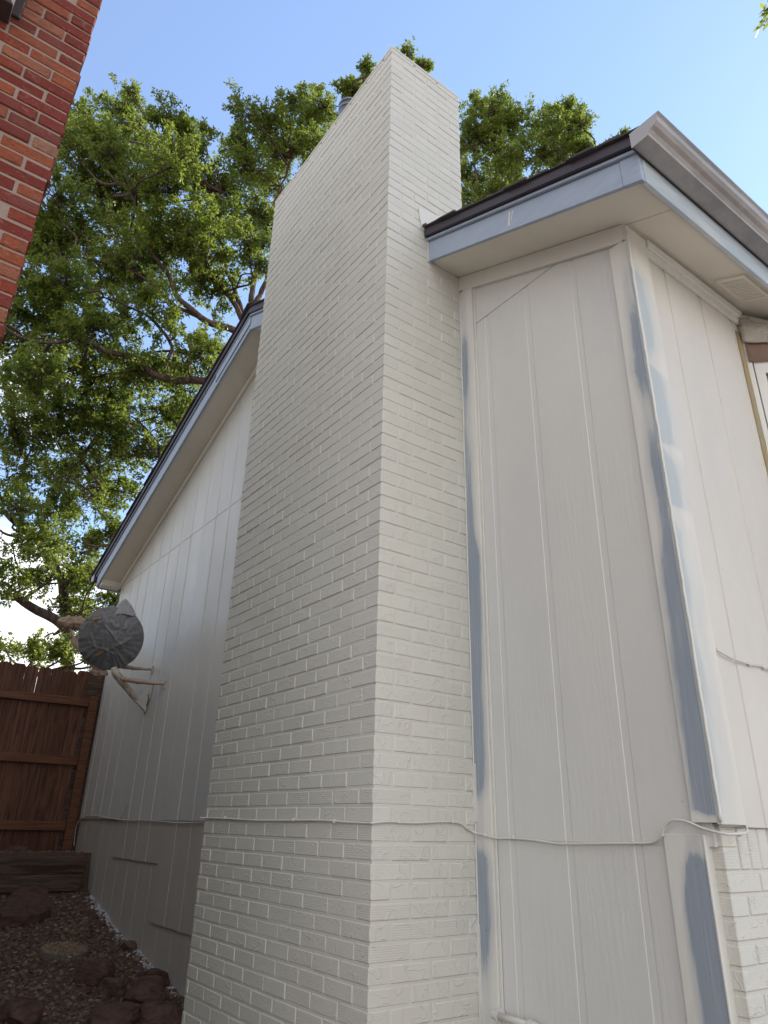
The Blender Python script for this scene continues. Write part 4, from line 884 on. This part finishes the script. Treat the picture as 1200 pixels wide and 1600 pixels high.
TA = [(-9.81,-0.82,6.24,0.55,1.0),(-10.05,-0.2,6.59,0.56,1.0),(-9.88,0.39,6.8,0.55,1.0),(-11.58,1.42,8.18,0.62,1.0),(-9.82,1.73,7.51,0.43,1.0),(-10.46,-0.55,5.6,0.52,0.6),(-11.75,0.22,6.44,0.59,0.6),(-11.48,0.87,6.61,0.58,0.7),(-9.85,1.19,6.25,0.48,0.7),(-9.49,1.56,6.57,0.31,0.7),(-10.8,2.39,7.94,0.33,0.7),(-9.27,-0.46,4.57,0.41,0.6),(-10.04,0.21,5.04,0.47,0.7),(-11.35,1.11,5.77,0.51,0.7),(-11.36,1.62,6.21,0.37,0.8),(-9.64,-0.37,4.05,0.37,0.6),(-9.11,0.1,4.0,0.39,0.7),(-11.09,1.09,4.85,0.42,0.7),(-10.54,1.26,4.99,0.29,1.0),(-9.64,-0.26,3.53,0.35,0.5),(-10.3,0.71,3.92,0.38,1.0),(-8.94,0.84,3.53,0.27,0.9),(-10.96,0.32,3.94,0.35,0.6),(-10.34,0.83,3.37,0.33,0.9),(-10.77,1.35,3.56,0.26,0.7),(-8.91,1.16,3.27,0.12,1.0)]
TC = [(-6.19,7.18,17.06,0.4,1.0),(-5.65,7.12,16.07,0.54,1.0),(-6.18,6.88,15.4,0.54,1.0),(-5.26,7.39,15.53,0.46,1.0),(-6.32,7.03,14.43,0.53,1.0),(-5.71,7.47,14.82,0.59,1.0),(-4.99,8.15,15.97,0.54,1.0),(-4.06,7.8,15.23,0.27,1.0),(-3.94,8.17,14.87,0.29,1.0),(-4.56,7.46,13.9,0.43,1.0),(-5.4,7.37,13.41,0.53,1.0),(-4.37,8.35,14.92,0.33,0.8),(-5.56,6.68,12.68,0.57,1.0),(-4.7,8.46,14.47,0.39,0.7),(-3.95,8.63,14.18,0.32,0.8),(-3.64,8.84,14.35,0.2,0.8),(-3.45,9.11,14.62,0.12,1.0)]
TD = [(-8.65,-0.24,2.2,0.24,0.6),(-8.26,0.04,2.11,0.23,0.8),(-7.71,0.3,2.04,0.21,1.0),(-7.68,0.66,2.09,0.19,1.0),(-8.12,1.13,2.16,0.19,1.0)]
BL = [([(-7.29,2.83,7.22),(-7.45,2.48,7.71),(-7.6,2.11,8.2),(-7.78,1.61,8.36),(-7.92,1.13,8.72),(-8.0,0.82,9.13),(-8.09,0.47,9.52),(-8.15,0.15,10.15),(-8.18,-0.04,10.95)],0.15,0.03),([(-7.81,2.64,8.0),(-7.94,2.34,8.83),(-8.04,2.06,9.3),(-8.22,1.54,9.85),(-8.35,1.1,10.1),(-8.45,0.66,10.32)],0.13,0.03),([(-8.09,2.5,8.7),(-8.18,2.28,9.43),(-8.3,1.93,10.48),(-8.38,1.68,11.43),(-8.39,1.65,12.33)],0.1,0.025),([(-7.25,2.44,7.17),(-7.46,1.9,6.92),(-7.65,1.35,6.85),(-7.75,0.98,6.91),(-7.81,0.78,6.95),(-7.86,0.54,7.07),(-7.97,0.02,7.05),(-8.02,-0.34,7.14),(-8.09,-0.99,6.81),(-8.12,-1.49,7.01)],0.14,0.03),([(-8.19,3.26,7.89),(-8.44,2.71,9.66),(-8.42,2.74,11.41),(-8.32,2.99,13.2),(-8.18,3.28,14.75)],0.14,0.03),([(-8.16,2.59,9.42),(-7.8,3.38,12.81),(-7.52,3.91,15.21),(-7.23,4.38,16.91)],0.1,0.02),([(-7.87,1.64,8.43),(-8.06,1.01,8.67),(-8.24,0.18,9.09),(-8.35,-0.55,8.97),(-8.4,-1.03,8.79)],0.07,0.02),([(-8.14,1.09,7.17),(-8.12,1.16,7.78),(-8.2,0.84,8.17),(-8.31,0.38,8.36),(-8.41,-0.21,8.41)],0.08,0.02),([(-5.8,3.47,14.41),(-5.42,4.02,14.77),(-5.07,4.48,14.95)],0.03,0.01)]
AL = [([(-10.23,0.98,2.37),(-10.25,0.86,2.96),(-10.3,0.62,3.6),(-10.33,0.44,3.98),(-10.38,0.11,4.39),(-10.42,-0.15,4.58),(-10.47,-0.6,4.9)],0.2,0.07),([(-10.06,0.82,2.91),(-10.1,0.57,3.1),(-10.17,0.19,3.26),(-10.21,-0.07,3.36),(-10.23,-0.29,3.31)],0.17,0.09),([(-9.65,0.79,2.36),(-9.72,0.47,2.5),(-9.73,0.41,2.62),(-9.7,0.57,2.75)],0.05,0.02),([(-10.2,0.6,3.58),(-10.17,0.75,4.13),(-10.12,1.0,4.48),(-10.02,1.4,4.61)],0.06,0.02),([(-10.38,0.11,4.39),(-10.38,0.14,5.01),(-10.35,0.35,5.84),(-10.29,0.66,6.61),(-10.19,1.12,7.31)],0.07,0.02),([(-9.23,1.64,5.81),(-9.24,1.6,6.27),(-9.31,1.37,6.56),(-9.4,0.99,6.87)],0.09,0.02),([(-9.24,1.6,6.27),(-9.18,1.8,6.66),(-9.11,2.04,6.99)],0.06,0.02),([(-10.62,-0.13,4.65),(-10.64,-0.29,4.55),(-10.66,-0.5,4.59)],0.06,0.03),([(-10.82,-0.1,4.72),(-10.84,-0.31,5.3),(-10.85,-0.37,6.08),(-10.87,-0.63,6.82)],0.06,0.02)]
CL = [([(-5.52,7.44,12.66),(-5.7,7.27,14.24),(-5.74,7.24,15.8),(-5.78,7.21,16.62)],0.09,0.02),([(-5.59,7.64,12.85),(-5.25,7.92,14.17),(-4.83,8.24,15.31),(-4.52,8.46,16.18)],0.09,0.02),([(-5.93,6.79,12.58),(-5.95,6.76,14.11),(-5.97,6.74,15.19)],0.07,0.02),([(-5.41,7.66,13.01),(-4.6,8.28,14.03),(-3.98,8.69,14.26),(-3.41,9.02,14.47)],0.06,0.012)]
def tree(name, label, cat, base, limbs, clumps, per=100, leaf=0.085, m='leaf', seed=1, group=None, twig_r=0.008):
    T = thing(name, label, cat, base, group)
    R_ = random.Random(seed); nr = np.random.default_rng(seed)
    tb = B(); pool = []
    for pts, r0, r1 in limbs:
        jp = []
        P = [Vector(p) for p in pts]
        for i, p in enumerate(P): jp.append(p)
        sm = []
        for i_ in range(len(jp)-1):
            q0 = jp[max(0, i_-1)]; q1 = jp[i_]; q2 = jp[i_+1]; q3 = jp[min(len(jp)-1, i_+2)]; ns_ = max(3, int((q2-q1).length/0.12))
            for k_ in range(ns_):
                t = k_/ns_; p_ = 0.5*((2*q1)+(q2-q0)*t+(2*q0-5*q1+4*q2-q3)*t*t+(3*q1-q0-3*q2+q3)*t**3)
                sm.append(p_+Vector((noise.noise(p_*1.7), noise.noise(p_*1.7+Vector((9, 0, 0))), noise.noise(p_*1.7+Vector((0, 9, 0)))))*0.09+Vector((noise.noise(p_*6), noise.noise(p_*6+Vector((9, 0, 0))), 0))*0.02 if 0 < i_+k_ else p_)
        sm.append(jp[-1]); jp = sm
        add_tube(tb, jp, r0*0.56, 10 if r0 > 0.08 else 7, r1*0.6)
        for a, b_ in zip(P, P[1:]):
            for k in range(5): pool.append(a.lerp(b_, k/5))
    obj('trunk', tb, 'bark', T)
    br = B(); LP = []; LD = []
    if m == 'leaf': clumps = [(x, y, z, r, d*0.72) for x, y, z, r, d in clumps]+[(x+R_.gauss(0, .75)*r, y+R_.gauss(0, .75)*r, z-abs(R_.gauss(0, .5))*r, r*0.95, d*0.55) for x, y, z, r, d in clumps if r > 0.27]
    for (cx, cy, cz, cr, dens) in clumps:
        c = Vector((cx, cy, cz))
        # prefer a limb point below the clump
        s = min(pool, key=lambda p: (p-c).length+1.2*max(0, p.z-c.z))
        mid = s.lerp(c, 0.5)+Vector((R_.uniform(-.3, .3), R_.uniform(-.3, .3), R_.uniform(-.25, .1)))
        d0 = (s-c).length
        if d0 > 0.15: add_tube(br, [s, s.lerp(mid, .5)+Vector((R_.uniform(-.1, .1),)*3), mid, mid.lerp(c, .5)+Vector((R_.uniform(-.12, .12), R_.uniform(-.12, .12), 0)), c], min(0.045, 0.012+0.010*d0), 5, 0.010, smooth_steps=3)
        nt_ = int(max(8, 55*(cr/0.45)**1.3*dens))
        for _ in range(nt_):
            v = Vector((R_.gauss(0, 1), R_.gauss(0, 1), R_.gauss(0, 1)+0.25)).normalized()
            L = cr*R_.uniform(0.5, 1.45)
            st0 = c.lerp(mid, R_.uniform(0, 0.5)) if R_.random() < 0.5 else c+v*0.1*cr
            e = c+Vector((v.x*L, v.y*L, v.z*L*0.9))
            k1_ = st0.lerp(e, 0.35)+Vector((R_.uniform(-1, 1), R_.uniform(-1, 1), R_.uniform(-1, 1)))*0.12*cr
            k2_ = st0.lerp(e, 0.7)+Vector((R_.uniform(-1, 1), R_.uniform(-1, 1), R_.uniform(-1, 1)))*0.12*cr
            add_tube(br, [st0, k1_, k2_, e], twig_r, 3, 0.002, cap=False)
            seg = [(k1_, k2_), (k2_, e), (k2_, e)]
            nl = int(per/26*R_.uniform(0.6, 1.5)) if R_.random() > 0.25 else 0
            for _ in range(nl):
                a, b_ = seg[R_.randrange(3)]; p = a.lerp(b_, R_.random()**0.7)+Vector((R_.gauss(0, 1), R_.gauss(0, 1), R_.gauss(0, 1)))*0.045
                LP.append(p); LD.append((b_-a).normalized())
    obj('branches', br, 'bark', T)
    # each leaf spray = 5 leaflets
    P = np.array([tuple(p) for p in LP]); Dv = np.array([tuple(d) for d in LD]); n = len(P)
    VV = []; 
    for q in range(5):
        d = Dv*0.5+nr.normal(0, 0.75, (n, 3)); d[:, 2] -= 0.15; d /= np.linalg.norm(d, axis=1)[:, None]
        up = nr.normal(0, 0.55, (n, 3))+np.array([0, 0, 1.0]); s = np.cross(d, up); s /= np.linalg.norm(s, axis=1)[:, None]+1e-9
        L = leaf*nr.uniform(0.55, 1.1, (n, 1)); Wd = L*nr.uniform(0.20, 0.30, (n, 1)); p = P+nr.normal(0, 0.02, (n, 3))
        nn_ = np.cross(s, d); fold_ = nn_*Wd*nr.uniform(-0.2, 0.6, (n, 1))
        VV.append(np.stack([p, p+d*L*0.42+s*Wd+fold_, p+d*L-nn_*L*0.12, p+d*L*0.42-s*Wd+fold_], 1))
    Vn = np.concatenate(VV).reshape(-1, 3); k = len(Vn)//4
    me = bpy.data.meshes.new('crown'); me.vertices.add(len(Vn)); me.vertices.foreach_set('co', Vn.ravel().astype(np.float32))
    me.loops.add(k*4); me.loops.foreach_set('vertex_index', np.arange(k*4, dtype=np.int32)); me.polygons.add(k)
    me.polygons.foreach_set('loop_start', np.arange(0, k*4, 4, dtype=np.int32)); me.update(calc_edges=True); me.validate()
    me.materials.append(MT[m]); o = bpy.data.objects.new('crown', me); COL.objects.link(o); o.parent = T; o.location = -Vector(base)
    print(name, 'leaves', k)
    return T
GT = 'trees behind the house and fence'
tree('shade_tree', 'tallest and widest leafy tree, its long crooked limbs spreading over the left roof slope', 'tree', (-8.1, 3.7, -1.4),
     [([(-8.1, 3.7, -1.4), (-8.05, 3.5, 2.0), (-7.8, 3.2, 5.0), (-7.29, 2.83, 7.22)], .26, .17)]+BL, TB+TB2[:2], 350, 0.082, 'leaf', 11, GT)
tree('shade_tree', 'leafy tree just beyond the wooden fence with a forked grey trunk', 'tree', (-10.3, 1.15, -0.4), [([(-10.3, 1.15, -0.4), (-10.26, 1.05, 1.2), (-10.23, 0.98, 2.37)], .23, .2)]+AL, TA, 330, 0.082, 'leaf', 12, GT)
tree('shade_tree', 'leafy tree with upright stems right of the chimney behind the roof', 'tree', (-5.4, 8.0, -1.4), [([(-5.4, 8.0, -1.4), (-5.42, 7.9, 5), (-5.50, 7.6, 9.0)], .24, .16), ([(-5.5, 7.6, 9), (-5.52, 7.44, 12.66)], .14, .09), ([(-5.5, 7.6, 9), (-5.59, 7.64, 12.85)], .12, .09), ([(-5.5, 7.6, 9), (-5.93, 6.79, 12.58)], .1, .07), ([(-5.5, 7.6, 9.0), (-5.41, 7.66, 13.01)], .1, .06)]+CL, TC, 350, 0.085, 'leaf', 13, GT)
tree('bush', 'low yellow-green bush showing just above the fence top', 'bush', (-8.0, 0.2, -0.4), [([(-8.0, 0.2, -0.4), (-8.0, 0.1, 1.0), (-7.9, 0.0, 1.9)], .06, .03)], TD, 300, 0.07, 'leaf_y', 14, None)
tree('shade_tree', 'tree whose single sprig of pale leaves reaches into the top right corner', 'tree', (6.2, 7.6, -1.5), [([(6.2, 7.6, -1.5), (6.1, 7.5, 3), (5.6, 7.2, 6.5), (4.0, 6.2, 8.2), (2.4, 5.2, 8.7), (1.02, 4.17, 8.10)], .2, .006), ([(5.6, 7.2, 6.5), (6.3, 7.8, 9)], .12, .05)],
     [(1.06, 4.24, 8.14, .16, .10), (6.2, 7.7, 9.2, .9, 1), (5.6, 8.3, 8.6, .8, 1), (6.8, 7.0, 8.4, .8, 1), (5.2, 7.4, 8.8, .6, 1)], 150, 0.09, 'leaf_y', 15, GT)
